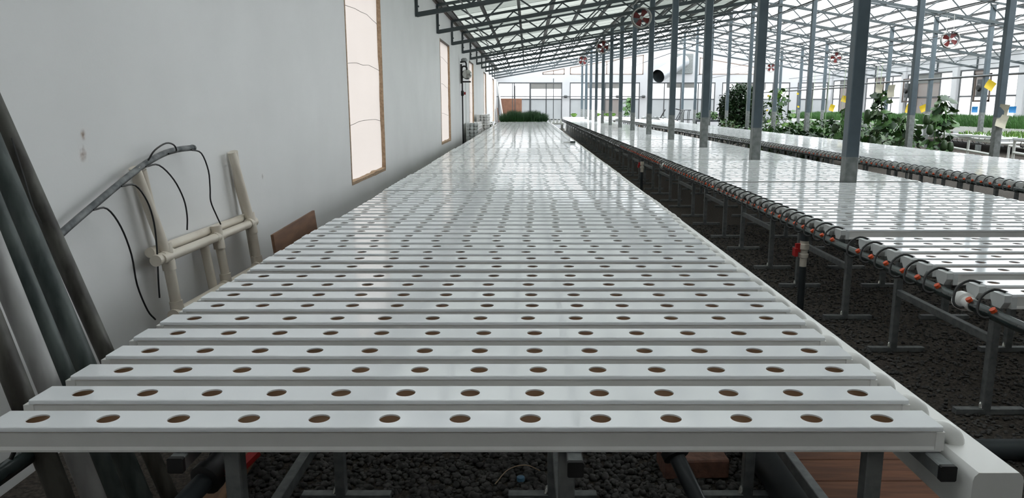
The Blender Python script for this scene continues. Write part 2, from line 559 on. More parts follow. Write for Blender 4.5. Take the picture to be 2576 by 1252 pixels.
# ------------------------------------------------------------------ glazed walls (far end, right side)
def glazed_window(idx, wall, u0, u1, z0, z1, panes_u, z_mid, tints, label, blinds=()):
    """wall 'far': u runs along x at y=YF; wall 'right': u runs along y at x=XR."""
    w = thing('window_%d' % idx, label, 'window')
    del w['category']
    w['kind'] = 'structure'

    def bx(b, ua, ub, za, zb, d0, d1, mi=0):
        if wall == 'far':
            b.box(ua, ub, YF + d0, YF + d1, za, zb, mi)
        else:
            b.box(XR + d0, XR + d1, ua, ub, za, zb, mi)
    fr = MB()
    bx(fr, u0, u0 + 0.06, z0, z1, -0.01, 0.07)
    bx(fr, u1 - 0.06, u1, z0, z1, -0.01, 0.07)
    bx(fr, u0 + 0.06, u1 - 0.06, z1 - 0.07, z1, -0.01, 0.07)
    bx(fr, u0 + 0.06, u1 - 0.06, z0, z0 + 0.06, -0.01, 0.07)
    part('window_frame', fr, 'frame_grey', w)
    du = (u1 - u0) / panes_u
    for k in range(1, panes_u):
        m = MB()
        ww = 0.055 if (k * 2 == panes_u) else 0.03
        bx(m, u0 + k * du - ww, u0 + k * du + ww, z0 + 0.06, z1 - 0.07, 0.0, 0.06)
        part('mullion', m, 'frame_grey' if (wall == 'far' or k * 2 != panes_u) else 'frame_brown', w)
    m = MB()
    bx(m, u0 + 0.06, u1 - 0.06, z_mid - 0.035, z_mid + 0.035, 0.005, 0.055)
    part('transom', m, 'frame_grey', w)
    for k in range(panes_u):
        for j, (za, zb) in enumerate(((z0 + 0.06, z_mid), (z_mid, z1 - 0.07))):
            m = MB()
            bx(m, u0 + k * du + 0.02, u0 + (k + 1) * du - 0.02, za, zb, 0.035, 0.045)
            part('pane', m, tints[(k, j)] if (k, j) in tints else ('film_grey' if j == 0 else 'film_white'), w)
    for (ka, kb, dz) in blinds:
        m = MB()
        bx(m, u0 + ka * du + 0.04, u0 + kb * du - 0.04, z1 - dz, z1 - 0.07, 0.01, 0.03)
        part('blind', m, 'film_tan', w)
    return w


FW = [(-1.95, 2.25), (2.75, 7.35), (7.85, 12.3), (12.75, 17.2), (17.7, 19.7)]
SILL_F, HEAD_F, MID_F = 0.55, 2.98, 1.90
b = MB()
xs = [XL - TH]
for a, c in FW:
    xs += [a, c]
xs.append(XR + TH)
ZT = roof_z(RIDGE) + 0.15


def gable(b, xa, xb, z0, y0, y1):
    """Strip of end wall from z0 up to the roof line between xa and xb."""
    cuts = [xa] + ([RIDGE] if xa < RIDGE < xb else []) + [xb]
    for p, q in zip(cuts[:-1], cuts[1:]):
        vv = [(p, y, z0) for y in (y0, y1)] + [(q, y, z0) for y in (y0, y1)]
        vv += [(p, y, roof_z(p) + 0.04) for y in (y0, y1)] + [(q, y, roof_z(q) + 0.04) for y in (y0, y1)]
        b.add(vv, [(0, 1, 3, 2), (4, 6, 7, 5), (0, 2, 6, 4), (1, 5, 7, 3), (0, 4, 5, 1), (2, 3, 7, 6)])


UPW = [(0.95, 2.40), (2.75, 7.55), (11.2, 15.0)]
FAN_BOX = (9.05, 10.05)
for i in range(0, len(xs), 2):
    b.box(xs[i], xs[i + 1], YF, YF + TH, 0, HEAD_F)
for a, c in FW:
    b.box(a, c, YF, YF + TH, 0, SILL_F)
b.box(XL - TH, XR + TH, YF, YF + TH, HEAD_F, 3.48)
gable(b, XL - TH, UPW[0][0], 3.48, YF, YF + TH)
gable(b, UPW[0][1], UPW[1][0], 3.48, YF, YF + TH)
gable(b, UPW[1][1], UPW[2][0], 3.48, YF, YF + TH)
gable(b, UPW[2][1], XR + TH, 3.48, YF, YF + TH)
struct('wall_far', b, 'wall_white', label='white end wall of the greenhouse with a row of wide windows')
wi = 6
for i, (a, c) in enumerate(FW):
    nm = 4 if c - a > 3 else 2
    tints = {}
    bl = []
    if i == 0:
        bl = [(2, 4, 0.42)]
    elif i == 1:
        bl = [(1, 3, 0.38)]
        tints = {(1, 0): 'film_white', (2, 0): 'film_rose'}
    elif i == 2:
        bl = [(1.1, 2.9, 0.35)]
        tints = {(3, 1): 'film_white'}
    elif i == 3:
        bl = [(0.8, 2.6, 0.5)]
    glazed_window(wi, 'far', a, c, SILL_F, HEAD_F, nm, MID_F, tints,
                  '%s wide multi-pane window from the left in the white end wall' % ordinal(i + 1), bl)
    wi += 1
for i, (a, c) in enumerate(UPW):
    w = thing('window_%d' % wi, ('small wedge-shaped gable window high in the end wall', 'slant-topped gable window just left of the silver duct', 'slant-topped gable window right of the silver duct')[i], 'window')
    del w['category']
    w['kind'] = 'structure'
    wi += 1
    z0 = 3.48
    for nm, mt_, d0, d1, ins in (('pane', 'film_white', 0.03, 0.04, 0.05),):
        for (p, q) in ((a + ins, (a + c) / 2), ((a + c) / 2, c - ins)):
            vv = [(p, YF + d, z0 + ins) for d in (d0, d1)] + [(q, YF + d, z0 + ins) for d in (d0, d1)]
            vv += [(p, YF + d, roof_z(p) - 0.62) for d in (d0, d1)] + [(q, YF + d, roof_z(q) - 0.62) for d in (d0, d1)]
            part(nm, MB().add(vv, [(0, 1, 3, 2), (4, 6, 7, 5), (0, 2, 6, 4), (1, 5, 7, 3), (0, 4, 5, 1), (2, 3, 7, 6)]), mt_, w)
    fr = MB()
    fr.beam((a, YF + 0.03, z0 + 0.03), (c, YF + 0.03, z0 + 0.03), 0.08, 0.06)
    fr.beam((a + 0.03, YF + 0.03, z0), (a + 0.03, YF + 0.03, roof_z(a) - 0.6), 0.08, 0.06)
    fr.beam((c - 0.03, YF + 0.03, z0), (c - 0.03, YF + 0.03, roof_z(c) - 0.6), 0.08, 0.06)
    fr.beam((a, YF + 0.03, roof_z(a) - 0.6), (c, YF + 0.03, roof_z(c) - 0.6), 0.08, 0.06)
    fr.beam(((a + c) / 2, YF + 0.03, z0), ((a + c) / 2, YF + 0.03, roof_z((a + c) / 2) - 0.6), 0.08, 0.06)
    part('window_frame', fr, 'frame_tan', w)
    lin = MB()
    vv = []
    for x in (a, c):
        for y in (YF, YF + TH):
            vv += [(x, y, roof_z(x) - 0.57), (x, y, roof_z(x) + 0.04)]
    lin.add(vv, [(0, 1, 3, 2), (4, 6, 7, 5), (0, 4, 5, 1), (2, 3, 7, 6), (0, 2, 6, 4), (1, 5, 7, 3)])
    part('lintel', lin, 'wall_white', w)

# right wall
RW = []
y = YF - 0.6
while y > 8:
    RW.append((y - 4.25, y))
    y -= 4.85
b = MB()
ys = [YF]
for a, c in RW:
    ys += [c, a]
ys.append(YB)
for i in range(0, len(ys), 2):
    b.box(XR, XR + TH, ys[i + 1], ys[i], 0, EAVE + 0.02)
for a, c in RW:
    b.box(XR, XR + TH, a, c, 0, SILL_F)
    b.box(XR, XR + TH, a, c, HEAD_F + 0.1, EAVE + 0.02)
struct('wall_right', b, 'wall_white', label='white side wall of windows on the right')
for i, (a, c) in enumerate(RW):
    k = rnd.randrange(4)
    tints = {(q, 0): 'film_white' for q in range(4)}
    if i % 2 == 0:
        for q in (1, 2):
            tints[(q, 0)] = tints[(q, 1)] = 'film_rose'
    else:
        tints[(2, 1)] = 'film_rose'
    glazed_window(wi, 'right', a, c, SILL_F, HEAD_F + 0.1, 4, MID_F, tints,
                  '%s window from the far corner in the white right-hand wall' % ordinal(i + 1), [(1, 3, 0.5)] if i % 2 == 0 else [])
    wi += 1
# wall piers standing proud between right-hand windows
b = MB()
for i in range(0, len(ys) - 1, 2):
    if ys[i] - ys[i + 1] > 0.3:
        b.box(XR - 0.10, XR, ys[i + 1] + 0.08, min(ys[i + 1] + 0.5, ys[i] - 0.08), 0, EAVE - 0.05)
struct('trim_2', b, 'wall_white', label='white piers between the right-hand windows')
# back wall, behind the photographer
b = MB().box(XL - TH, XR + TH, YB - TH, YB, 0, 3.6)
gable(b, XL - TH, XR + TH, 3.6, YB - TH, YB)
struct('wall_back', b, 'wall_back_grey', label='grey end wall behind the camera')

# ------------------------------------------------------------------ roof sheets
SW = BAY / 3
HALF = (RIDGE - XL) / 2


def sheet_mesh(side, half, mt_):
    """Corrugated sheet, ribs running up the slope; local origin at its lower outer corner."""
    b = MB()
    pr = []
    nr = 4
    for k in range(nr):
        y0 = SW * k / nr
        d = SW / nr
        pr += [(y0, 0.0), (y0 + 0.62 * d, 0.0), (y0 + 0.70 * d, 0.028), (y0 + 0.92 * d, 0.028)]
    pr.append((SW, 0.0))
    L = HALF + 0.10
    for sgn, off in ((1, 0.0),):
        vv, fs_ = [], []
        for (yy, zz) in pr:
            vv.append((0, yy, zz))
            vv.append((side * L, yy, zz + SLOPE * L))
        for k in range(len(pr) - 1):
            fs_.append((2 * k, 2 * k + 1, 2 * k + 3, 2 * k + 2))
        b.add(vv, fs_)
    # lapped edges: a second layer under the ribs lets less light through
    for k in range(nr):
        d = SW / nr
        ya, yb_ = SW * k / nr + 0.66 * d, SW * k / nr + (1.0 if k < nr - 1 else 1.12) * d
        dz = 0.020 if k < nr - 1 else -0.012
        wy = (yb_ - ya) * (0.30 if k < nr - 1 else 0.5)
        b.add([(0, ya, dz), (side * L, ya, dz + SLOPE * L), (side * L, ya + wy, dz + SLOPE * L), (0, ya + wy, dz)], [(0, 1, 2, 3)])
    return b.mesh('roof_sheet', mt_)


roof = bpy.data.objects.new('roof', None)
C.objects.link(roof)
roof['kind'] = 'structure'
roof['label'] = 'shallow gabled roof of corrugated daylight sheets'
sm = {}
for side in (1, -1):
    for mt_ in ('roof_green', 'roof_olive', 'roof_clear', 'roof_blocker', 'roof_fill'):
        sm[(side, mt_)] = sheet_mesh(side, 0, mt_)
rr = random.Random(11)
nsheets = int(round((YF - YB) / SW))
for i in range(nsheets):
    y = YB + i * SW
    for side in (1, -1):
        for half in (0, 1):
            x = (XL - 0.08 + half * HALF) if side == 1 else (XR + 0.08 - half * HALF)
            if side == 1:
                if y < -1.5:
                    mt_ = 'roof_blocker'  # unseen part of the roof, closed to hold back light
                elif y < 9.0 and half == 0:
                    mt_ = 'roof_fill'  # unseen near sheets pass extra light onto the first channels
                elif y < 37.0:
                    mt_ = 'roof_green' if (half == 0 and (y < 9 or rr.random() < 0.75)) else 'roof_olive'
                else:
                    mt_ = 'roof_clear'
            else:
                mt_ = 'roof_clear' if y > 4.0 else 'roof_blocker'
            z = roof_z(min(max(x, XL), XR)) + 0.12 + (0.012 if half else 0) + (-0.0134 if half == 0 else 0)
            obj('roof_sheet', sm[(side, mt_)], roof, (x, y, z))

# purlins under the sheets
npl = 12
for i in range(npl + 1):
    for side in ((1, -1) if i < npl else (1,)):
        x = XL + (RIDGE - XL) * i / npl if side == 1 else XR - (RIDGE - XL) * i / npl
        if i == 0:
            x += 0.12 * side
        z = roof_z(x) + 0.035
        wd = 0.11 if i % 3 == 0 else 0.075
        b = MB()
        b.box(x - wd / 2, x + wd / 2, YB, YF, z + 0.068, z + 0.076)
        b.box(x - wd / 2, x + wd / 2, YB, YF, z - 0.002, z + 0.006)
        b.box(x - 0.012, x + 0.012, YB, YF, z + 0.006, z + 0.068)
        b.box(x - wd / 2, x - wd / 2 + 0.005, YB, YF, z, z + 0.022)
        nm = 'ridge' if i == npl else ('left' if side == 1 else 'right')
        lb = 'steel purlin along the roof ridge' if i == npl else '%s long steel purlin up from the %s eave' % (ordinal(i + 1), nm)
        tag(part('roof_purlin', b, 'purlin_steel' if i % 3 == 0 else 'purlin_dark'), lb, 'purlin', 'roof purlins')

# ------------------------------------------------------------------ trusses
CW = 0.055


def chord_mesh(x0, x1, side, drop, h):
    z = lambda x: EAVE + SLOPE * ((x - XL) if side == 1 else (XR - x)) - drop
    return MB().beam((x0, 0, z(x0)), (x1, 0, z(x1)), CW, h).mesh('chord', 'truss_steel')


tm = {
    ('top', 1): chord_mesh(XL + 0.01, RIDGE, 1, 0.0, 0.06), ('top', -1): chord_mesh(XR - 0.01, RIDGE, -1, 0.0, 0.06),
    ('bot', 1): chord_mesh(XL + 0.03, RIDGE, 1, CHORD, 0.085), ('bot', -1): chord_mesh(XR - 0.03, RIDGE, -1, CHORD, 0.085),
}
br = MB().box(XL + 0.005, XL + 0.055, -0.03, 0.03, EAVE - CHORD - 0.03, EAVE)
for zz in (EAVE - 0.15, EAVE - CHORD + 0.15):
    br.box(XL + 0.055, XL + 0.075, -0.015, 0.015, zz - 0.015, zz + 0.015)
tm[('brk', 1)] = br.mesh('wall_post', 'truss_steel')
tm[('brk', -1)] = MB().box(XR - 0.055, XR - 0.005, -0.03, 0.03, EAVE - CHORD - 0.03, EAVE).mesh('wall_post', 'truss_steel')
PAN = 1.30
up_bar = MB().beam((0, 0, 0), (PAN / 2, 0, CHORD - 0.05 + SLOPE * PAN / 2), 0.034, 0.034).mesh('web_bar', 'truss_steel')
dn_bar = MB().beam((0, 0, CHORD - 0.05), (PAN / 2, 0, SLOPE * PAN / 2), 0.034, 0.034).mesh('web_bar', 'truss_steel')
up_bar_r = MB().beam((0, 0, 0), (-PAN / 2, 0, CHORD - 0.05 + SLOPE * PAN / 2), 0.034, 0.034).mesh('web_bar', 'truss_steel')
dn_bar_r = MB().beam((0, 0, CHORD - 0.05), (-PAN / 2, 0, SLOPE * PAN / 2), 0.034, 0.034).mesh('web_bar', 'truss_steel')
for k in range(-3, 13):
    yy = Y0 + k * BAY
    nm = k - 1
    lb = ('%s roof truss in view, counted from the camera' % ordinal(nm)) if nm >= 1 else 'roof truss overhead, %s before those in view' % ordinal(2 - nm)
    t = thing('roof_truss', lb, 'truss', (0, yy, 0), 0, 'roof trusses')
    for side in (1, -1):
        obj('top_chord', tm[('top', side)], t)
        obj('bottom_chord', tm[('bot', side)], t)
        obj('wall_post', tm[('brk', side)], t)
        nb = int((RIDGE - XL - 0.4) / (PAN / 2))
        for j in range(nb):
            d = 0.38 + j * PAN / 2
            z = EAVE - CHORD + SLOPE * d + 0.025
            x = XL + d if side == 1 else XR - d
            if side == 1:
                obj('web_bar', dn_bar if j % 2 == 0 else up_bar, t, (x, 0, z))
            else:
                obj('web_bar', dn_bar_r if j % 2 == 0 else up_bar_r, t, (x, 0, z))

# ------------------------------------------------------------------ columns
def col_meshes(h, zp):
    a = MB().bev(-0.065, 0.065, -0.065, 0.065, 0.0, zp, 0.008, 'z').mesh('column_base', 'column_zinc')
    c = MB().bev(-0.065, 0.065, -0.065, 0.065, zp, h, 0.008, 'z').mesh('column_shaft', 'column_paint')
    return a, c


cap_me = MB().box(-0.10, 0.10, -0.08, 0.08, -0.02, 0.0).mesh('cap_plate', 'truss_steel')
for li, cx_ in enumerate(COLX):
    h = roof_z(cx_) - 0.06
    cms = {zp: col_meshes(h, zp) for zp in (0.98, 1.18, 1.28)}
    row = ('planted in the middle bench', 'behind the right-hand bench', 'farthest row, near the onion bed')[li]
    for k in range(-1 if li == 0 else (0 if li == 1 else 2), 13):
        n = k + 1 if li == 0 else (k + 1 if li == 1 else k - 1)
        lb = ('grey steel column %s, %s from the camera' % (row, ordinal(n))) if n >= 1 else 'grey steel column in the middle bench, just out of view'
        t = thing('steel_column', lb, 'column', (cx_, Y0 + k * BAY + 0.10, 0), 0, 'columns ' + row)
        a, c = cms[0.98 if (li == 0 and k <= 0) else (1.18 if k == 1 else 1.28)]
        obj('column_base', a, t)
        obj('column_shaft', c, t)
        obj('cap_plate', cap_me, t, (0, 0, h + 0.02))

# ------------------------------------------------------------------ planting channels
CW_, CH_ = 0.104, 0.063          # width, height of a channel
HP = 0.1715                      # hole spacing
HR = 0.0258


def lid_mb(L, holes, seg, off=0.0, thick=True, mi=0):
    """Lid with round plant holes, top at z=0, running from x=0 to L, width centred on y=0."""
    b = MB()
    w = CW_ / 2
    wi_ = w - 0.004
    x_first = (L - HP * (holes - 1)) / 2 + off
    c0 = [x_first + HP * k for k in range(holes)]
    q = 0.045
    edges = [0.0]
    for c in c0:
        edges += [c - q, c + q]
    edges.append(L)
    for i in range(0, len(edges), 2):
        b.add([(edges[i], -wi_, 0), (edges[i + 1], -wi_, 0), (edges[i + 1], wi_, 0), (edges[i], wi_, 0)], [(0, 1, 2, 3)], mi)
    for c in c0:
        vv = []
        for k in range(seg):
            a = 2 * math.pi * (k + 0.5) / seg
            ca, sa = math.cos(a), math.sin(a)
            s = 1 / max(abs(ca), abs(sa))
            vv.append((c + ca * HR, sa * HR, 0))
            vv.append((c + ca * s * q, sa * s * wi_, 0))
        fs_ = []
        for k in range(seg):
            k2 = (k + 1) % seg
            fs_.append((2 * k, 2 * k + 1, 2 * k2 + 1, 2 * k2))
        b.add(vv, fs_, mi)
        # the four corners between the rays and the square
        for sx, sy in ((1, 1), (-1, 1), (-1, -1), (1, -1)):
            ang = sorted([(k, 2 * math.pi * (k + 0.5) / seg) for k in range(seg)], key=lambda p: p[1])
            base = math.atan2(sy, sx) % (2 * math.pi)
            lo = max([p for p in ang if p[1] <= base + 1e-9], key=lambda p: p[1], default=ang[-1])
            hi = min([p for p in ang if p[1] >= base - 1e-9], key=lambda p: p[1], default=ang[0])
            pts = []
            for p in (lo, hi):
                ca, sa = math.cos(p[1]), math.sin(p[1])
                s = 1 / max(abs(ca), abs(sa))
                pts.append((c + ca * s * q, sa * s * wi_, 0))
            if lo[0] != hi[0]:
                b.add([pts[0], (c + sx * q, sy * wi_, 0), pts[1]], [(0, 1, 2)], mi)
        if thick:
            vv = []
            for k in range(seg):
                a = 2 * math.pi * (k + 0.5) / seg
                vv.append((c + math.cos(a) * HR, math.sin(a) * HR, 0))
                vv.append((c + math.cos(a) * HR, math.sin(a) * HR, -0.004))
            b.add(vv, [(2 * k, 2 * ((k + 1) % seg), 2 * ((k + 1) % seg) + 1, 2 * k + 1) for k in range(seg)], mi)
    # rounded shoulders and lips
    for s in (-1, 1):
        pr = [(wi_, 0.0), (w - 0.0012, -0.0012), (w, -0.004), (w, -0.0115), (w - 0.003, -0.0115)]
        vv, fs_ = [], []
        for (yy, zz) in pr:
            vv += [(0, s * yy, zz), (L, s * yy, zz)]
        for k in range(len(pr) - 1):
            fs_.append((2 * k, 2 * k + 1, 2 * k + 3, 2 * k + 2) if s < 0 else (2 * k + 1, 2 * k, 2 * k + 2, 2 * k + 3))
        b.add(vv, fs_, mi)
    for x in (0.0, L):
        b.add([(x, -wi_, 0), (x, wi_, 0), (x, w, -0.0115), (x, -w, -0.0115)], [(0, 1, 2, 3)], mi)
    return b


def trough_mb(L, x0=0.0, mi=0, mi_in=1):
    w = CW_ / 2 - 0.0022
    b = MB()
    out = [(-w, -0.0132), (-w, -0.015), (-w + 0.001, -0.050), (-w - 0.002, -0.058), (-w - 0.002, -CH_), (w + 0.002, -CH_), (w + 0.002, -0.058),
           (w - 0.001, -0.050), (w, -0.015), (w, -0.0132)]
    vv, fs_ = [], []
    for (yy, zz) in out:
        vv += [(x0, yy, zz), (x0 + L, yy, zz)]
    for k in range(len(out) - 1):
        fs_.append((2 * k, 2 * k + 2, 2 * k + 3, 2 * k + 1))
    b.add(vv, fs_, mi)
    inn = [(-w + 0.003, -0.011), (-w + 0.004, -0.058), (w - 0.004, -0.058), (w - 0.003, -0.011)]
    vv, fs_ = [], []
    for (yy, zz) in inn:
        vv += [(x0, yy, zz), (x0 + L, yy, zz)]
    for k in range(3):
        fs_.append((2 * k, 2 * k + 1, 2 * k + 3, 2 * k + 2))
    b.add(vv, fs_, mi_in)
    for s in (0, L):
        b.add([(x0 + s, -w, -0.011), (x0 + s, w, -0.011), (x0 + s, w, -CH_), (x0 + s, -w, -CH_)], [(0, 1, 2, 3)], mi)
    return b


def cap_box(L):
    b = MB()
    w = CW_ / 2 + 0.002
    b.box(L - 0.016, L + 0.004, -w, w, -CH_ + 0.004, -0.0125)
    return b


def cap_nose():
    """Faceted end cap on the feed end of a channel, pointing to -x."""
    b = MB()
    w = CW_ / 2 - 0.003
    prof = [(-w, -0.006), (w, -0.006), (w, -0.036), (w * 0.55, -CH_ - 0.004), (-w * 0.55, -CH_ - 0.004), (-w, -0.036)]
    b.prism(prof, lambda p: (0.02, p[0], p[1]), lambda p: (-0.030, p[0], p[1]))
    b.box(0.0, 0.022, -CW_ / 2 - 0.002, CW_ / 2 + 0.002, -CH_, -0.0125)
    return b


def elbow_mb():
    b = MB()
    pts = [(0, 0, -0.029), (0.020, 0, -0.029)]
    R = 0.038
    for k in range(1, 7):
        a = math.pi / 2 * k / 6
        pts.append((0.020 + R * math.sin(a), 0, -0.029 - R * (1 - math.cos(a))))
    b.tube(pts, 0.0235, 12)
    return b


def hose_pts(drop):
    return smooth_path([(0.012, 0, -0.004), (-0.05, -0.004, 0.010), (-0.112, -0.02, -0.020), (-0.135, -0.045, -0.035 - drop * 0.5),
                        (-0.115, -0.068, -0.012 - drop), (-0.08, -0.085, 0.005 - drop)], 3)


HOSE1 = smooth_path([(-0.012, 0.01, -0.035), (-0.028, 0.0, -0.04), (-0.045, -0.02, -0.065), (-0.045, -0.04, -0.11), (-0.06, -0.06, -0.16)], 3)

BENCHES = {
    1: dict(x0=-1.295, L=2.28, holes=13, top=0.75, rails=(-0.83, 0.111, 0.968), drop=0.20, pipe=(-1.375, 0.555)),
    2: dict(x0=2.03, L=2.08, holes=12, top=0.72, rails=(2.26, 2.97, 3.75), drop=0.085, pipe=(1.95, 0.640)),
    3: dict(x0=5.15, L=2.08, holes=12, top=0.72, rails=(5.38, 6.09, 6.87), drop=0.085, pipe=(5.07, 0.640)),
}
rows = {1: [], 2: [], 3: []}
first = [1.724, 1.892, 2.073, 2.249, 2.434, 2.612, 2.782, 2.948, 3.125, 3.281, 3.494, 3.689, 3.859, 4.020, 4.185, 4.344, 4.515, 4.680, 4.840, 4.998]
rows[1] = list(first)
y = 5.175
while y < 34.5:
    for k in range(10):
        rows[1].append(y + 0.164 * k + rnd.uniform(-0.004, 0.004))
    y += 0.164 * 9 + 0.212
near2 = [1.90, 2.07, 2.24, 2.42, 2.59, 2.765, 2.94, 3.116, 3.29, 3.55, 3.734, 3.884, 4.07, 4.25, 4.42]
rows[2] = list(near2)
for q in range(18):
    rows[2].append(4.80 + 0.170 * q + rnd.uniform(-0.003, 0.003))
for k in range(0, 12):
    base = Y0 + k * BAY + 0.10
    for q in range(19):
        rows[2].append(base + 0.13 + 0.1665 * q + (0.03 if q > 9 else 0) + rnd.uniform(-0.003, 0.003))
rows[2] = [v for v in rows[2] if v < 45.4]
y = 4.2
while y < 41.5:
    n = rnd.choice((9, 10, 18, 19))
    for k in range(n):
        rows[3].append(y + 0.167 * k + rnd.uniform(-0.003, 0.003))
    y += 0.167 * (n - 1) + rnd.choice((0.22, 0.27, 0.36))


def pix(x, y, z):
    dz = CAM_Z - z
    zc = y * math.cos(PITCH) + dz * math.sin(PITCH)
    return 1328 + FPX * x / zc, 626 + FPX * (dz * math.cos(PITCH) - y * math.sin(PITCH)) / zc, zc


# the 300 channels that show largest in the picture become things of their own
cand = []
for bi, ylist in rows.items():
    B = BENCHES[bi]
    for i, yv in enumerate(ylist):
        x0p, yp, zc = pix(B['x0'], yv, B['top'])
        x1p = x0p + FPX * B['L'] / zc
        vis = max(0, min(PW, x1p) - max(0, x0p))
        hgt = FPX * 0.165 * (CAM_Z - B['top']) / zc ** 2
        cand.append((vis * hgt, bi, i))
cand.sort(reverse=True)
single = set((bi, i) for _, bi, i in cand[:300] if _ > 0)
outside = set((bi, i) for a_, bi, i in cand if a_ <= 0)

ME = {}
for bi, B in BENCHES.items():
    for v, off in enumerate((0.0, 0.012, -0.012) if bi == 1 else (0.0, 0.035, -0.035, 0.06)):
        ME[(bi, 'lid', v)] = lid_mb(B['L'], B['holes'], 24, off).mesh('lid', 'pvc', True)
    ME[(bi, 'trough')] = trough_mb(B['L']).mesh('trough', ['pvc_trough', 'trough_lidglow'])
    ME[(bi, 'cap')] = cap_box(B['L']).mesh('end_cap', 'pvc_trough')
    ME[(bi, 'nose')] = (MB().box(-0.014, 0.012, -CW_ / 2 - 0.002, CW_ / 2 + 0.002, -CH_ + 0.004, -0.0125).mesh('feed_cap', 'pvc_trough') if bi == 1
                        else cap_nose().mesh('feed_cap', 'pvc_cap'))
    ME[(bi, 'elbow')] = elbow_mb().mesh('outlet_elbow', 'pvc_fitting', True)
    ME[(bi, 'hose')] = MB().tube(hose_pts(B['drop']) if bi > 1 else HOSE1, 0.0058, 8).mesh('feed_hose', 'rubber', True)

BN = {1: 'nearest bench', 2: 'middle bench', 3: 'right-hand bench'}
GR = {1: 'planting channels on the nearest bench', 2: 'planting channels on the middle bench', 3: 'planting channels on the right-hand bench'}
rest = MB()
col_y = [Y0 + k * BAY + 0.10 for k in range(0, 13)]
n3 = 0
jr = random.Random(5)
grp_off = {}
for bi in (1, 2, 3):
    B = BENCHES[bi]
    n3 = 0
    for i, yv in enumerate(rows[bi]):
        jx = jr.uniform(-0.006, 0.006)
        if bi == 1:
            g = i // 10
            if g not in grp_off:
                grp_off[g] = jr.uniform(-0.012, 0.012) if g > 1 else (0.0 if g == 0 else -0.012)
            jx += grp_off[g]
        rz = jr.uniform(-0.0022, 0.0022)
        if bi == 1 and i == 9:
            rz = 0.009
        tz = jr.uniform(-0.0012, 0.0012)
        loc = (B['x0'] + jx, yv, B['top'] + tz)
        var = jr.randrange(3 if bi == 1 else 4)
        if (bi, i) in single:
            if bi == 1:
                lb = 'white planting channel with holes, %s from the camera on the nearest bench' % ordinal(i + 1)
            elif bi == 2:
                kk = sum(1 for c in col_y if c < yv)
                if kk == 0:
                    n = sum(1 for q in rows[2] if yv <= q < col_y[0])
                    lb = 'white planting channel on the middle bench, %s in front of its first grey column' % ordinal(n)
                else:
                    n = sum(1 for q in rows[2] if col_y[kk - 1] < q <= yv)
                    lb = 'white planting channel on the middle bench, %s behind its %s grey column' % (ordinal(n), ordinal(kk))
            else:
                n3 += 1
                lb = 'white planting channel on the right-hand bench, %s back from the photo edge' % ordinal(n3)
            t = thing('planting_channel', lb, 'planting channel', loc, rz, GR[bi])
            obj('trough', ME[(bi, 'trough')], t)
            obj('lid', ME[(bi, 'lid', var)], t)
            ec = obj('end_cap', ME[(bi, 'cap')], t)
            fc_ = obj('feed_cap', ME[(bi, 'nose')], t)
            obj('outlet_elbow', ME[(bi, 'elbow')], ec, (B['L'] + 0.002, 0, 0))
            obj('feed_hose', ME[(bi, 'hose')], fc_)
        elif (bi, i) in outside:
            continue
        else:
            o = len(rest.v)
            lm = lid_mb(B['L'], B['holes'], 8, (0, 0.035, -0.035, 0.06)[var] if bi > 1 else 0, False)
            rest.add([(p[0] + loc[0], p[1] + loc[1], p[2] + loc[2]) for p in lm.v], lm.f, 0)
            tm_ = trough_mb(B['L'])
            for fc, mi in zip(tm_.f, tm_.m):
                pass
            o = len(rest.v)
            rest.v.extend((p[0] + loc[0], p[1] + loc[1], p[2] + loc[2]) for p in tm_.v)
            for fc, mi in zip(tm_.f, tm_.m):
                rest.f.append(tuple(q + o for q in fc)); rest.m.append(1 + mi)
            nb = cap_nose()
            rest.add([(p[0] + loc[0], p[1] + loc[1], p[2] + loc[2]) for p in nb.v], nb.f, 3)
            hb = MB().tube((hose_pts(B['drop']) if bi > 1 else HOSE1)[::2], 0.0052, 4)
            rest.add([(p[0] + loc[0], p[1] + loc[1], p[2] + loc[2]) for p in hb.v], hb.f, 4)
o = part('distant_planting_channels', rest, ['pvc', 'pvc_trough', 'trough_lidglow', 'pvc_cap', 'rubber'])
tag(o, 'far white planting channels too small to tell apart toward the end wall', 'planting channels', kind='stuff')

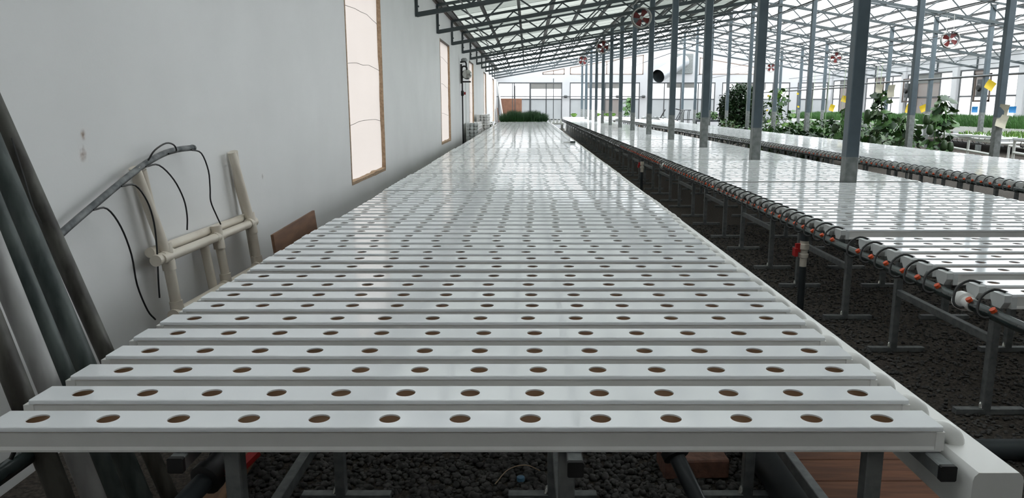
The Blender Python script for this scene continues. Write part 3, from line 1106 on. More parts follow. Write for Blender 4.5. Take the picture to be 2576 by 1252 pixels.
# ------------------------------------------------------------------ supply pipes, rails, gutters, stands of the three benches
plug_me = MB().tube([(0, 0, 0.0), (0, 0, 0.016)], 0.0135, 8).mesh('plug', 'orange_plastic')
for bi, B in BENCHES.items():
    px, pz = B['pipe']
    ya, yb = (1.45, rows[1][-1] + 0.2) if bi == 1 else (1.2 if bi == 2 else 3.9, rows[bi][-1] + 0.2)
    t = thing('supply_pipe', 'dark feed pipe with orange plugs along the left edge of the %s' % BN[bi], 'pipe', (px, ya, pz))
    part('pipe', MB().tube([(0, 0, 0), (0, yb - ya, 0)], 0.0245, 14), 'supply_pipe', t, True)
    ny = 0
    for i, yv in enumerate(rows[bi]):
        if (bi, i) in single and yv < 16:
            obj('plug', plug_me, t, (-0.013, yv - 0.095 - ya, 0.018), (0, math.radians(-38), 0))
            ny += 1
    if bi == 2:
        part('coupling', MB().tube([(0, 1.99, 0), (0, 2.0, 0), (0, 2.04, 0), (0, 2.045, 0), (0, 2.09, 0)], [0.030, 0.030, 0.030, 0.042, 0.042], 16), 'pvc_fitting', t, True)
        part('coupling', MB().tube([(0, 9.6, 0), (0, 9.62, 0), (0, 9.68, 0), (0, 9.7, 0)], [0.036, 0.047, 0.047, 0.036], 12), 'pvc_fitting', t, True)
    # rails
    side_n = ('left', 'middle', 'right')
    for k, rx in enumerate(B['rails']):
        r0 = (1.655, 1.635, 1.615)[k] if bi == 1 else (1.6 if bi == 2 else 4.0)
        r = thing('support_rail', 'square steel rail under the %s, %s of three' % (BN[bi], side_n[k]), 'rail', (rx, r0, B['top'] - CH_))
        zz = -0.0015
        part('rail', MB().bev(-0.0185, 0.0185, 0, yb - r0 - 0.1, zz - 0.037, zz, 0.003, 'y'), 'galvanized', r)
        part('rail_cap', MB().bev(-0.019, 0.019, -0.012, 0.0, zz - 0.0375, zz + 0.0005, 0.003, 'y'), 'black_cap', r)
    # drain gutter at the outlet end
    gx = B['x0'] + B['L'] + 0.016
    g0 = 1.565 if bi == 1 else (1.7 if bi == 2 else 4.05)
    gt = B['top'] - CH_ + 0.003
    prof = [(0.012, 0), (0.103, 0), (0.112, -0.009), (0.115, -0.02), (0.115, -0.125), (0.0, -0.125), (0.0, -0.02), (0.003, -0.009)]
    g = MB().prism(prof, lambda p: (p[0], 0, p[1]), lambda p: (p[0], yb - g0 - 0.1, p[1]))
    o = part('drain_gutter', g, 'pvc_fitting', None, True, loc=(gx, g0, gt))
    tag(o, 'white box gutter collecting the outlets of the %s' % BN[bi], 'gutter')
    # stands
    y = 1.72 if bi == 1 else (1.83 if bi == 2 else 4.3)
    legh = B['top'] - CH_ - (0.041 if bi > 1 else 0.003)
    leg = MB().bev(-0.02, 0.02, -0.02, 0.02, 0.03, legh, 0.003, 'z').mesh('leg', 'galvanized')
    foot = MB().bev(-0.17, 0.17, -0.02, 0.02, 0.002, 0.032, 0.002, 'x').mesh('foot', 'galvanized')
    brace = MB().bev(-0.015, 0.015, 0.02, 0.94, 0.36, 0.40, 0.002, 'y').mesh('brace', 'galvanized')
    weld = MB().tube([(-0.028, -0.01, 0.032), (-0.02, 0, 0.05), (-0.019, 0.005, 0.06)], [0.007, 0.01, 0.004], 6).mesh('weld', 'chrome')
    n = 0
    lim = 34.5 if bi == 1 else 44.0
    while y < lim:
        n += 1
        where = 'from the camera under the %s' % BN[bi]
        t = thing('bench_stand', '%s steel leg stand %s' % (ordinal(n), where), 'stand', (0, y, 0), 0, 'steel stands under the ' + BN[bi])
        lx = B['rails'] if bi > 1 else (-0.72, 0.095, 0.845)
        for j, x in enumerate(lx):
            for yy in (0.0, 0.96):
                if bi == 1 and False:
                    continue
                lg = obj('leg', leg, t, (x, yy, 0))
                obj('foot', foot, lg, (0.0 if j else 0.02, 0, 0))
                if n < 5:
                    obj('weld', weld, lg)
            if j != 1 or bi == 1:
                obj('brace', brace, t, (x, 0, 0))
        y += 1.68

# risers with valves feeding the middle bench pipe
def riser(y, label, x=1.95):
    t = thing('riser_valve', label, 'valve', (x, y, 0))
    part('riser_pipe', MB().tube([(0, 0, 0), (0, 0, 0.38)], 0.025, 12), 'dark_pipe', t, True)
    un = part('union', MB().tube([(0, 0, 0.38), (0, 0, 0.44), (0, 0, 0.445), (0, 0, 0.47), (0, 0, 0.475), (0, 0, 0.50), (0, 0, 0.505), (0, 0, 0.54), (0, 0, 0.545), (0, 0, 0.565)],
                            [0.024, 0.024, 0.033, 0.033, 0.025, 0.025, 0.035, 0.035, 0.029, 0.029], 14), 'pvc_beige', t, True)
    h = part('valve_handle', MB().box(-0.062, -0.030, -0.012, 0.012, 0.485, 0.545).box(-0.072, -0.050, -0.028, 0.028, 0.455, 0.512), 'red_plastic', un)
    part('tee', MB().tube([(0, 0, 0.565), (0, 0, 0.61)], 0.032, 12), 'dark_pipe', t, True)
    return t


riser(5.22, 'feed riser with white union and red handle at the near stretch of the aisle')
riser(12.9, 'smaller-looking feed riser with red handle farther down the aisle')

# ------------------------------------------------------------------ things under the near end of the first bench
def ball_valve(loc, rot, label, tail=0.5):
    t = thing('ball_valve', label, 'valve', loc)
    t.rotation_euler = rot
    vb = part('valve_body', MB().tube([(0, -0.05, 0), (0, -0.045, 0), (0, -0.02, 0), (0, -0.018, 0), (0, 0.03, 0), (0, 0.032, 0), (0, 0.06, 0)],
                                 [0.030, 0.042, 0.042, 0.034, 0.036, 0.042, 0.042], 16), 'black_cap', t, True)
    part('pipe_stub', MB().tube([(0, -0.35, 0), (0, -0.05, 0)], 0.025, 14), 'dark_pipe', t, True)
    part('tail_pipe', MB().tube([(0, 0.06, 0), (0, tail, 0)], 0.025, 14), 'dark_pipe', t, True)
    hb = MB().tube([(0.03, 0, 0), (0.055, 0, 0)], 0.012, 8)
    hb.beam((0.058, -0.03, 0.0), (0.085, 0.06, 0.02), 0.024, 0.016)
    part('valve_handle', hb, 'red_plastic', vb)
    return t


ball_valve((-0.80, 1.79, 0.585), (math.radians(12), 0, math.radians(-14)), 'black ball valve with red handle below the left rail')
v = ball_valve((0.45, 2.22, 0.45), (math.radians(38), 0, math.radians(24)), 'black ball valve with red handle above the brick', 0.12)
o = tag(part('drain_pipe', MB().tube([(0, 0, 0), (0, 14.0, 0)], 0.085, 20), 'dark_pipe', None, True, loc=(0.99, 2.05, 0.0865)),
        'thick dark drain pipe on the ground under the bench edge', 'pipe')
o = tag(part('water_main', MB().tube([(0, 0, 0), (1.75, 0, 0)], 0.045, 16), 'dark_pipe', None, True, loc=(1.78, 3.02, 0.046)),
        'thick black pipe lying across the aisle near the white gutter', 'pipe')


def brick(loc, rz, label, size=(0.24, 0.115, 0.055), m='brick'):
    sx, sy, sz = size
    b = MB().bev(-sx / 2, sx / 2, -sy / 2, sy / 2, 0, sz, 0.006, 'x')
    return tag(part('brick', b, m, None, loc=loc, rot=(0, 0, rz)), label, 'brick')


brick((0.68, 2.90, 0.012), 0.05, 'reddish brick on the gravel under the black valve', (0.26, 0.16, 0.08))
brick((-1.26, 1.93, 0.012), 0.25, 'brick at the foot of the leaning pipes', (0.24, 0.115, 0.06))
for i in range(3):
    pb = MB().bev(1.13, 1.80, 0, 0.178, 0.0, 0.026, 0.003, 'x')
    tag(part('floor_plank', pb, 'plank_red', None, loc=(0, 2.58 + i * 0.183, 0.012)),
        '%s red-brown plank from the camera on the ground beside the gutter' % ordinal(i + 1), 'plank', 'red-brown planks in the aisle')
pb = MB().bev(-0.075, 0.075, 0, 1.3, 0.0, 0.05, 0.004, 'y')
tag(part('floor_plank', pb, 'plank_tan', None, loc=(-1.02, 1.72, 0.20), rot=(math.radians(-4), 0, 0.12)), 'tan wooden plank lying under the bench beside the leaning pipes', 'plank')
pb = MB().bev(-0.11, 0.11, 0, 0.10, 0.0, 0.04, 0.004, 'x')
pb.bev(-0.11, -0.06, 0.0, 0.10, -0.5, 0.0, 0.004, 'z')
tag(part('wooden_bracket', pb, 'plank_tan', None, loc=(-1.70, 2.02, 0.545), rot=(0, math.radians(-30), 0.3)), 'pale wooden offcut by the wall below the pipes', 'wood')
tag(part('bottle_cap', MB().tube([(0, 0, 0), (0, 0, 0.016), (0, 0, 0.018)], [0.016, 0.016, 0.012], 14), 'blue_plastic', None, True, loc=(-0.029, 2.80, 0.018)),
    'small blue bottle cap on the gravel', 'bottle cap')
tag(part('dry_stalk', MB().tube(smooth_path([(-0.13, 2.76, 0.025), (-0.08, 2.83, 0.05), (-0.01, 2.87, 0.05), (0.05, 2.86, 0.03)]), 0.0022, 5), 'cardboard', None, True),
    'thin dry stalk lying over the gravel near the blue cap', 'stalk')

# ------------------------------------------------------------------ pipes leaning on the grey wall
lean = [  # y, x at bench height 0.69, slope dx/dz, radius, material, label
    (2.42, -1.425, -0.320, 0.0275, 'pipe_rusty', 'rightmost dark weathered pipe leaning on the grey wall'),
    (2.30, -1.425, -0.290, 0.033, 'pipe_green', 'wide dark green-grey pipe second from the right, leaning on the wall'),
    (2.18, -1.408, -0.283, 0.026, 'pipe_green', 'slim green-grey pipe leaning on the wall beside the pale pipe'),
    (2.06, -1.382, -0.262, 0.031, 'pipe_pale', 'pale grey pipe leaning among the dark pipes'),
    (1.95, -1.385, -0.250, 0.031, 'pipe_rusty', 'leftmost dark pipe of the leaning bundle'),
]
for (y, x, s, r, m, lb) in lean:
    x0 = x - s * 0.69
    zt = (XL + r + 0.012 - x0) / s
    b = MB().tube([(0, 0, 0.01), (s * zt * 0.5, 0, zt * 0.5), (s * zt, 0, zt)], r, 18)
    # hollow mouth
    b.tube([(s * zt, 0, zt), (s * (zt + 0.001), 0, zt + 0.001)], r * 0.8, 18)
    tag(part('leaning_pipe', b, m, None, True, loc=(x0, y, 0.004)), lb, 'pipe', 'pipes leaning on the grey wall')
t = thing('pipe_clamp', 'dark clamp with a bolt at the left photo edge on the leaning pipes', 'clamp', (-1.47, 1.90, 0.70))
part('clamp_body', MB().bev(-0.03, 0.025, -0.03, 0.02, -0.05, 0.03, 0.008, 'z').bev(-0.02, 0.03, -0.025, 0.015, -0.13, -0.05, 0.006, 'z'), 'dark_pipe', t)
part('bolt', MB().tube([(-0.03, -0.01, -0.012), (-0.06, -0.012, -0.016)], 0.006, 8).tube([(-0.052, -0.012, -0.034), (-0.060, -0.012, 0.004)], 0.005, 6), 'galvanized', t)
# tie wire hanging along the second pipe
wp = smooth_path([(-1.62, 2.385, 1.40), (-1.60, 2.39, 1.28), (-1.575, 2.38, 1.18), (-1.56, 2.40, 1.10), (-1.545, 2.385, 1.0), (-1.525, 2.40, 0.92), (-1.50, 2.385, 0.8), (-1.475, 2.39, 0.72)], 3)
tag(part('tie_wire', MB().tube(wp, 0.0028, 5), 'cable', None, True), 'thin dark tie wire dangling between the leaning pipes', 'wire')

# bent grey pipe with dangling drip hoses, resting on the beige frame
bend = [(-1.985, 2.70, 0.785), (-1.985, 3.10, 0.945), (-1.985, 3.50, 1.078), (-1.985, 3.86, 1.188), (-1.985, 4.10, 1.238), (-1.985, 4.29, 1.254), (-1.985, 4.48, 1.254)]
bp = smooth_path(bend, 4)
t = thing('bent_pipe', 'bent mottled grey pipe with black drip hoses propped along the wall', 'pipe', (0, 0, 0))
part('pipe', MB().tube(bp, 0.0165, 12), 'pipe_bent', t, True)
part('pipe_end', MB().tube([bp[-1], bp[-1] + Vector((0, 0.02, -0.001)), bp[-1] + Vector((0, 0.024, -0.001))], [0.0185, 0.0185, 0.012], 12), 'pipe_bent', t, True)
HX = -1.95
hoses = [
    [(-1.97, 3.385, 1.035), (HX, 3.46, 1.03), (HX, 3.56, 0.93), (HX, 3.63, 0.78), (HX, 3.655, 0.62), (HX, 3.73, 0.47), (HX, 3.80, 0.40)],
    [(-1.97, 3.64, 1.115), (HX, 3.73, 1.11), (HX, 3.83, 1.02), (HX, 3.88, 0.90), (HX, 3.885, 0.75), (HX, 3.87, 0.60), (HX, 3.865, 0.50)],
    [(-1.97, 3.89, 1.19), (HX, 3.99, 1.19), (HX, 4.14, 1.10), (HX, 4.24, 0.98), (HX, 4.265, 0.88), (HX, 4.25, 0.80)],
    [(-1.97, 4.43, 1.245), (HX, 4.52, 1.22), (HX, 4.60, 1.11), (HX, 4.605, 1.0), (HX, 4.60, 0.92), (HX, 4.67, 0.82), (HX, 4.72, 0.76)],
    [(-1.97, 3.92, 1.22), (HX, 3.96, 1.27), (HX, 4.09, 1.30), (HX, 4.18, 1.285), (HX, 4.20, 1.25), (-1.965, 4.14, 1.24)],
]
for h in hoses:
    part('drip_hose', MB().tube(smooth_path(h, 4), 0.0046, 7), 'rubber', t, True)

# beige PVC frame leaning on the wall
t = thing('leaning_pipework', 'beige plastic pipe frame standing against the grey wall', 'pipe frame', (0, 0, 0))
PR = 0.0285


def fx(z):  # lean of the frame
    return -2.0 + (1.19 - z) * 0.10


for yb_, tall in ((3.99, True), (5.24, True)):
    for dx, dy, ht in ((0.0, 0.0, 1.19), (-0.045 if yb_ < 4.5 else -0.05, 0.085, 1.19 if yb_ > 4.5 else 1.17)):
        pts = [(fx(z) + dx * (1 if z < 1.0 else 0.4), yb_ + dy - (0.13 if yb_ > 4.5 else 0.16) * max(0, (z - 0.70)) / 0.5, z) for z in (0.03, 0.40, 0.70, 0.95, ht)]
        part('post', MB().tube(pts, PR, 14), 'pvc_beige', t, True)
for dx, dz in ((0.0, 0.0), (-0.06, 0.035)):
    part('rail', MB().tube([(fx(0.69) + dx + 0.012, 3.90, 0.70 + dz), (fx(0.69) + dx, 5.30, 0.685 + dz)], PR * 0.95, 14), 'pvc_beige', t, True)
for dx, dz in ((0.0, 0.0),):
    part('rail', MB().tube([(fx(0.38) + dx, 3.96, 0.385 + dz), (fx(0.38) + dx, 5.30, 0.37 + dz)], PR * 0.95, 14), 'pvc_beige', t, True)
for dy, dx in ((0.0, 0.0), (-0.10, -0.05)):
    part('stub_post', MB().tube([(fx(0.69) + dx, 4.66 + dy, 0.69), (fx(0.38) + dx, 4.68 + dy, 0.38)], PR * 0.95, 14), 'pvc_beige', t, True)
for (y, z) in ((3.99, 0.70), (5.24, 0.69), (4.66, 0.69), (3.99, 0.38), (5.24, 0.38), (4.67, 0.38)):
    part('tee_joint', MB().tube([(fx(z), y - 0.055, z), (fx(z), y + 0.055, z)], PR * 1.22, 14).tube([(fx(z - 0.075), y, z - 0.075), (fx(z + 0.07), y, z + 0.07)], PR * 1.22, 14), 'pvc_beige', t, True)
part('end_stub', MB().tube([(fx(0.70), 3.86, 0.70), (fx(0.70), 3.95, 0.70)], PR * 1.1, 14), 'pvc_beige', t, True)

# brown board on edge between bench and wall
b = MB().box(-0.009, 0.009, 0, 1.12, 0, 0.70)
tag(part('brown_board', b, 'plywood', None, loc=(-1.52, 4.62, 0.012), rot=(0, math.radians(-6), 0.05)), 'brown board standing on edge between bench and grey wall', 'board')

# wall-mounted pump lamp with its stand pipe
t = thing('wall_pump', 'black wall pipe with a silver round pump head and red valve', 'pump', (XL + 0.075, 23.3, 0))
part('stand_pipe', MB().tube([(0, 0, 0.02), (0, 0, 2.35)], 0.022, 10), 'rubber', t, True)
part('thin_conduit', MB().tube([(0.09, 0.12, 0.3), (0.09, 0.12, 2.2)], 0.008, 8), 'pvc_fitting', t, True)
part('pipe_loop', MB().tube(smooth_path([(0.0, 0, 2.3), (0, 0, 2.62), (0.13, 0, 2.64), (0.14, 0, 2.5)], 4), 0.026, 10), 'rubber', t, True)
part('upper_loop', MB().tube(smooth_path([(-0.05, 0, 2.78), (0.11, 0, 2.78), (0.13, 0, 2.6)], 4), 0.024, 10), 'rubber', t, True)
part('pump_head', MB().tube([(0.14, -0.14, 2.42), (0.14, -0.12, 2.42), (0.14, -0.04, 2.42), (0.14, 0.06, 2.42), (0.14, 0.10, 2.42)], [0.05, 0.12, 0.15, 0.15, 0.10], 18), 'chrome', t, True)
part('bracket', MB().box(0.0, 0.26, -0.08, 0.10, 2.18, 2.22), 'rubber', t)
part('back_plate', MB().box(-0.05, 0.0, -0.05, 0.05, 2.15, 2.72), 'rubber', t)
part('lamp_cap', MB().tube([(0.07, 0, 2.80), (0.07, 0, 2.86), (0.07, 0, 2.9)], [0.10, 0.10, 0.05], 12), 'galvanized', t, True)
part('valve', MB().tube([(0, 0, 1.78), (0, 0, 1.80), (0, 0, 1.92), (0, 0, 1.94)], [0.03, 0.045, 0.045, 0.03], 10), 'rubber', t, True)
part('valve_handle', MB().box(0.05, 0.10, -0.02, 0.02, 1.82, 1.90), 'red_plastic', t)

# stacks of spare channels along the wall
stk_t = trough_mb(2.2).mesh('trough', ['pvc_trough', 'trough_lidglow'])
stk_l = MB().bev(0, 2.2, -CW_ / 2, CW_ / 2, -0.0115, 0.0, 0.003, 'x').mesh('lid', 'pvc')
stk_e = cap_nose().mesh('end_cap', 'pvc_cap')
for (nm, x0, y0, nx, nz) in (('near', -1.90, 24.2, 3, 9), ('far', -1.84, 28.6, 3, 11)):
    for k in range(nz):
        for j in range(nx):
            t = thing('spare_channel', 'spare white channel in the %s stack by the wall, %s layer up, %s' % (nm, ordinal(k + 1), ('wall side', 'middle', 'bench side')[j]),
                      'planting channel', (x0 + j * 0.125 + rnd.uniform(-0.004, 0.004), y0 + rnd.uniform(-0.03, 0.03), 0.104 + k * 0.106), math.pi / 2, 'spare channels stacked by the wall')
            t.scale = (1, 1.12, 1.5)
            obj('trough', stk_t, t)
            obj('lid', stk_l, t)
            obj('end_cap', stk_e, t)

# ------------------------------------------------------------------ hanging circulation fans
def ring(b, r0, r1, y0, y1, seg=28, mi=0):
    vv, fs_ = [], []
    for k in range(seg):
        a = 2 * math.pi * k / seg
        ca, sa = math.cos(a), math.sin(a)
        vv += [(r1 * ca, y0, r1 * sa), (r0 * ca, y0, r0 * sa), (r0 * ca, y1, r0 * sa), (r1 * ca, y1, r1 * sa)]
    for k in range(seg):
        k2 = (k + 1) % seg
        for q in range(4):
            q2 = (q + 1) % 4
            fs_.append((4 * k + q, 4 * k + q2, 4 * k2 + q2, 4 * k2 + q))
    b.add(vv, fs_, mi)


fm = {}
fb = MB(); ring(fb, 0.235, 0.262, -0.12, -0.10); ring(fb, 0.235, 0.262, 0.10, 0.12)
fm['rim'] = fb.mesh('rim', 'fan_rim', True)
fb = MB(); ring(fb, 0.232, 0.240, -0.10, 0.10)
fm['housing'] = fb.mesh('housing', 'dark_pipe', True)
fb = MB()
prof = [(0.04, -0.03), (0.20, -0.085), (0.222, -0.01), (0.20, 0.075), (0.04, 0.03)]
fb.add([(p[0], -0.012 + p[1] * 0.35, p[1]) for p in prof] + [(p[0], 0.000 + p[1] * 0.35, p[1]) for p in prof],
       [(0, 1, 2, 3, 4), (9, 8, 7, 6, 5)] + [(i, i + 5, (i + 1) % 5 + 5, (i + 1) % 5) for i in range(5)])
fm['blade'] = fb.mesh('blade', 'fan_blade')
fm['hub'] = MB().tube([(0, -0.05, 0), (0, -0.045, 0), (0, 0.02, 0), (0, 0.12, 0)], [0.03, 0.045, 0.05, 0.055], 14).mesh('hub', 'fan_rim', True)
gb = MB()
for k in range(3):
    a = math.pi * k / 3 + 0.3
    gb.tube([(-0.24 * math.cos(a), 0.105, -0.24 * math.sin(a)), (0.24 * math.cos(a), 0.105, 0.24 * math.sin(a))], 0.006, 6)
fm['guard'] = gb.mesh('guard', 'galvanized')
FANS = [(3.00, Y0 + 4 * BAY - 0.20, 3.77, 0.0, 0.4, 'nearest fan on the left, hanging by the column row in the middle bench'),
        (2.95, Y0 + 7 * BAY - 0.20, 3.76, 0.0, 0.15, 'second fan on the left, hanging behind the nearest left fan'),
        (2.87, Y0 + 10 * BAY - 0.20, 3.80, 0.0, 0.9, 'farthest small fan on the left'),
        (13.0, Y0 + 5 * BAY - 0.20, 3.49, -0.28, 0.5, 'nearest fan on the right, turned slightly sideways'),
        (13.45, Y0 + 8 * BAY - 0.20, 3.55, -0.22, 0.1, 'second fan on the right, farther down the aisle'),
        (13.75, Y0 + 11 * BAY - 0.20, 3.60, -0.2, 0.7, 'farthest small fan on the right')]
for (x, y, z, rz, ph, lb) in FANS:
    t = thing('hanging_fan', lb, 'fan', (x, y, z), rz, 'hanging circulation fans')
    fp = {nm: obj(nm, fm[nm], t) for nm in ('rim', 'housing', 'hub', 'guard')}
    for k in range(4):
        obj('blade', fm['blade'], fp['hub'], (0, 0, 0), (0, ph + k * math.pi / 2, 0))
    zt = roof_z(x) - CHORD - z
    hb = MB()
    for sx in (-0.10, 0.10):
        hb.tube([(sx, 0.09, 0.225), (sx, 0.20, zt + SLOPE * (sx if x < RIDGE else -sx))], 0.009, 6)
    part('hanger', hb, 'fan_rim', t)

# exhaust duct on the end wall
t = thing('exhaust_duct', 'silver duct elbow hanging from the end wall exhaust box', 'duct', (10.15, YF, 0))
part('exhaust_box', MB().box(-0.6, 0.6, -0.10, -0.004, 3.55, 4.8), 'galvanized', t)
dp = smooth_path([(-0.1, -0.45, 4.30), (-0.45, -0.85, 4.15), (-1.25, -1.7, 3.72), (-2.05, -2.6, 3.28)], 4)
part('duct_tube', MB().tube(dp, 0.42, 22, caps=False), 'duct_metal', t, True)
part('duct_lining', MB().tube(dp, 0.405, 22, caps=False), 'dark_pipe', t, True)
e0, e1 = dp[-1], dp[-2]
part('duct_rim', MB().tube([e0 + (e1 - e0) * 0.06, e0], 0.43, 22, caps=False), 'duct_metal', t, True)

# ------------------------------------------------------------------ overhead wires and irrigation pipes
def line(name, pts, r, m, label, cat, seg=6):
    return tag(part(name, MB().tube(pts, r, seg), m, None, True), label, cat)


def sag(a, b, d, n=10):
    a, b = Vector(a), Vector(b)
    return [tuple(a.lerp(b, i / n) - Vector((0, 0, d * 4 * (i / n) * (1 - i / n)))) for i in range(n + 1)]


line('overhead_cable', sag((-1.30, 6, 3.52), (-1.30, YF - 0.2, 3.42), 0.03), 0.014, 'purlin_steel', 'thin pipe clipped under the trusses near the grey wall', 'cable')
line('overhead_cable', sag((2.90, 6, 4.30), (2.90, YF - 0.3, 4.15), 0.05), 0.014, 'purlin_steel', 'pale conduit running by the left fans', 'cable')
line('overhead_cable', sag((4.9, 6, 3.95), (3.4, YF - 0.3, 3.35), 0.10), 0.012, 'cable', 'dark cable sloping behind the middle bench columns', 'cable')
line('overhead_cable', sag((6.6, 6, 3.95), (5.4, YF - 0.3, 3.55), 0.10), 0.012, 'cable', 'dark cable left of the silver duct', 'cable')
line('overhead_cable', sag((10.2, 8, 4.0), (10.9, YF - 0.3, 3.4), 0.10), 0.012, 'cable', 'dark cable right of the silver duct', 'cable')
line('overhead_cable', sag((12.2, 8, 3.75), (11.6, YF - 0.3, 3.2), 0.08), 0.012, 'cable', 'dark cable above the leafy plants', 'cable')
line('overhead_cable', sag((17.0, 10, 3.35), (17.0, YF - 0.3, 3.2), 0.04), 0.014, 'truss_steel', 'upper thin rod along the right-hand wall', 'cable')
line('overhead_cable', sag((17.6, 10, 3.15), (17.6, YF - 0.3, 3.05), 0.04), 0.014, 'truss_steel', 'lower thin rod along the right-hand wall', 'cable')
line('irrigation_pipe', [(14.31, 9, 2.43), (14.31, 36.5, 2.40)], 0.035, 'frame_grey', 'long grey irrigation pipe along the farthest column row', 'pipe', 10)
line('irrigation_pipe', [(12.6, 30, 2.2), (12.6, YF, 2.15)], 0.03, 'frame_grey', 'grey irrigation pipe above the leafy plants', 'pipe', 10)
line('wall_rod', [(16.2, YF - 0.4, 2.55), (20 - 0.4, YF - 6, 2.75)], 0.03, 'truss_steel', 'dark rod bracing the far right corner', 'rod', 8)
# horizontal rod across the end wall windows
t = thing('window_rod', 'grey rod across the left end-wall windows with three couplings', 'rod', (0, YF - 0.15, 2.07))
part('rod', MB().tube([(XL, 0, 0), (7.6, 0, 0)], 0.028, 8), 'frame_grey', t, True)
for x in (2.5, 5.9, 7.6):
    part('coupling', MB().tube([(x - 0.15, 0, 0), (x - 0.1, 0, 0), (x + 0.05, 0, 0), (x + 0.1, 0, 0)], [0.04, 0.09, 0.09, 0.04], 10), 'frame_grey', t, True)
for x, z1 in ((-1.0, 2.9), (-0.83, 2.75), (1.65, 3.2)):
    lb = {-1.0: 'tall thin pole standing left before the end-wall window', -0.83: 'shorter thin pole beside the tall pole at the end wall', 1.65: 'thin pole behind the dark grass at the end wall'}[x]
    line('thin_pole', [(x, YF - 0.9, 0), (x, YF - 0.9, z1)], 0.025, 'frame_grey', lb, 'pole', 8)

# ------------------------------------------------------------------ far left corner
b = MB().box(0, 1.35, -0.012, 0.012, 0, 1.95)
tag(part('plywood_sheet', b, 'plywood_far', None, loc=(-1.75, YF - 0.55, 0.01), rot=(math.radians(-8), 0, 0)), 'red-brown plywood sheet leaning on the end wall in the left corner', 'plywood')
b = MB().box(-0.012, 0.012, 0, 0.9, 0, 1.35)
tag(part('plywood_sheet', b, 'plywood', None, loc=(-1.80, YF - 2.2, 0.01), rot=(0, math.radians(-6), 0)), 'darker brown board leaning on the side wall in the left corner', 'plywood')
line('white_pole', [(-1.5, YF - 1.4, 0.0), (-1.96, YF - 1.3, 3.0)], 0.05, 'pvc_fitting', 'white pipe leaning upright in the far left corner', 'pipe', 10)


# ------------------------------------------------------------------ grass-like crops
def blades(n, x0, x1, y0, y1, z, h0, h1, w, splay, seed):
    r = np.random.RandomState(seed)
    bx = r.uniform(x0, x1, n); by = r.uniform(y0, y1, n)
    h = r.uniform(h0, h1, n); a = r.uniform(0, 6.283, n); s = r.uniform(0.1, 1, n) * splay
    ex = np.where(bx < x0 + 0.25, -0.6, np.where(bx > x1 - 0.25, 0.6, 0.0)) * splay
    e = np.clip(1 - np.minimum(bx - x0, x1 - bx) / 0.35, 0, 1)
    h = h * (1 - 0.4 * e ** 2) * (0.88 + 0.12 * np.sin(bx * 7.0 + 1.3 * np.sin(by * 3)))
    dx, dy = np.cos(a) * s + ex, np.sin(a) * s
    px, py = -np.sin(a) * w, np.cos(a) * w
    V = np.stack([np.stack([bx - px, by - py, np.full(n, z)], 1), np.stack([bx + px, by + py, np.full(n, z)], 1),
                  np.stack([bx + dx * 0.35 + px * 0.8, by + dy * 0.35 + py * 0.8, z + h * 0.65], 1),
                  np.stack([bx + dx * 0.35 - px * 0.8, by + dy * 0.35 - py * 0.8, z + h * 0.65], 1),
                  np.stack([bx + dx, by + dy, z + h], 1)], 1).reshape(-1, 3)
    F = []
    for i in range(n):
        o = 5 * i
        F.append((o, o + 1, o + 2, o + 3)); F.append((o + 3, o + 2, o + 4))
    b = MB(); b.v = [tuple(p) for p in V.tolist()]; b.f = F; b.m = [0] * len(F)
    return b


t = thing('grass_tray', 'dark green grassy crop in a tray at the end of the nearest bench', 'crop', (0, 0, 0))
part('tray', MB().box(-1.22, 0.80, 35.15, 37.4, 0.64, 0.76), 'pvc_fitting', t)
part('grass_blades', blades(12000, -1.25, 0.86, 35.12, 37.45, 0.74, 0.18, 0.60, 0.006, 0.22, 21), 'grass_dark', t, kind='stuff')
for (lx, ly) in ((-1.1, 35.3), (0.7, 35.3), (-1.1, 37.2), (0.7, 37.2)):
    part('leg', MB().box(lx - 0.03, lx + 0.03, ly - 0.03, ly + 0.03, 0, 0.64), 'pvc_fitting', t)
# darker channel strip and tools on the far part of the bench
tag(part('steel_strip', MB().box(-0.65, 0.85, 33.0, 33.10, 0.7525, 0.772), 'galvanized'), 'grey steel strip lying across the far channels', 'strip')
t = thing('hand_tool', 'small dark tool with two prongs lying on the nearest bench', 'tool', (0.86, 15.4, 0.754))
part('tool_head', MB().box(0.0, 0.10, -0.05, 0.05, 0, 0.035), 'pipe_green', t)
for dy in (-0.04, 0.04):
    part('prong', MB().tube([(-0.14, dy, 0.012), (0.0, dy, 0.012)], 0.006, 6), 'chrome', t)

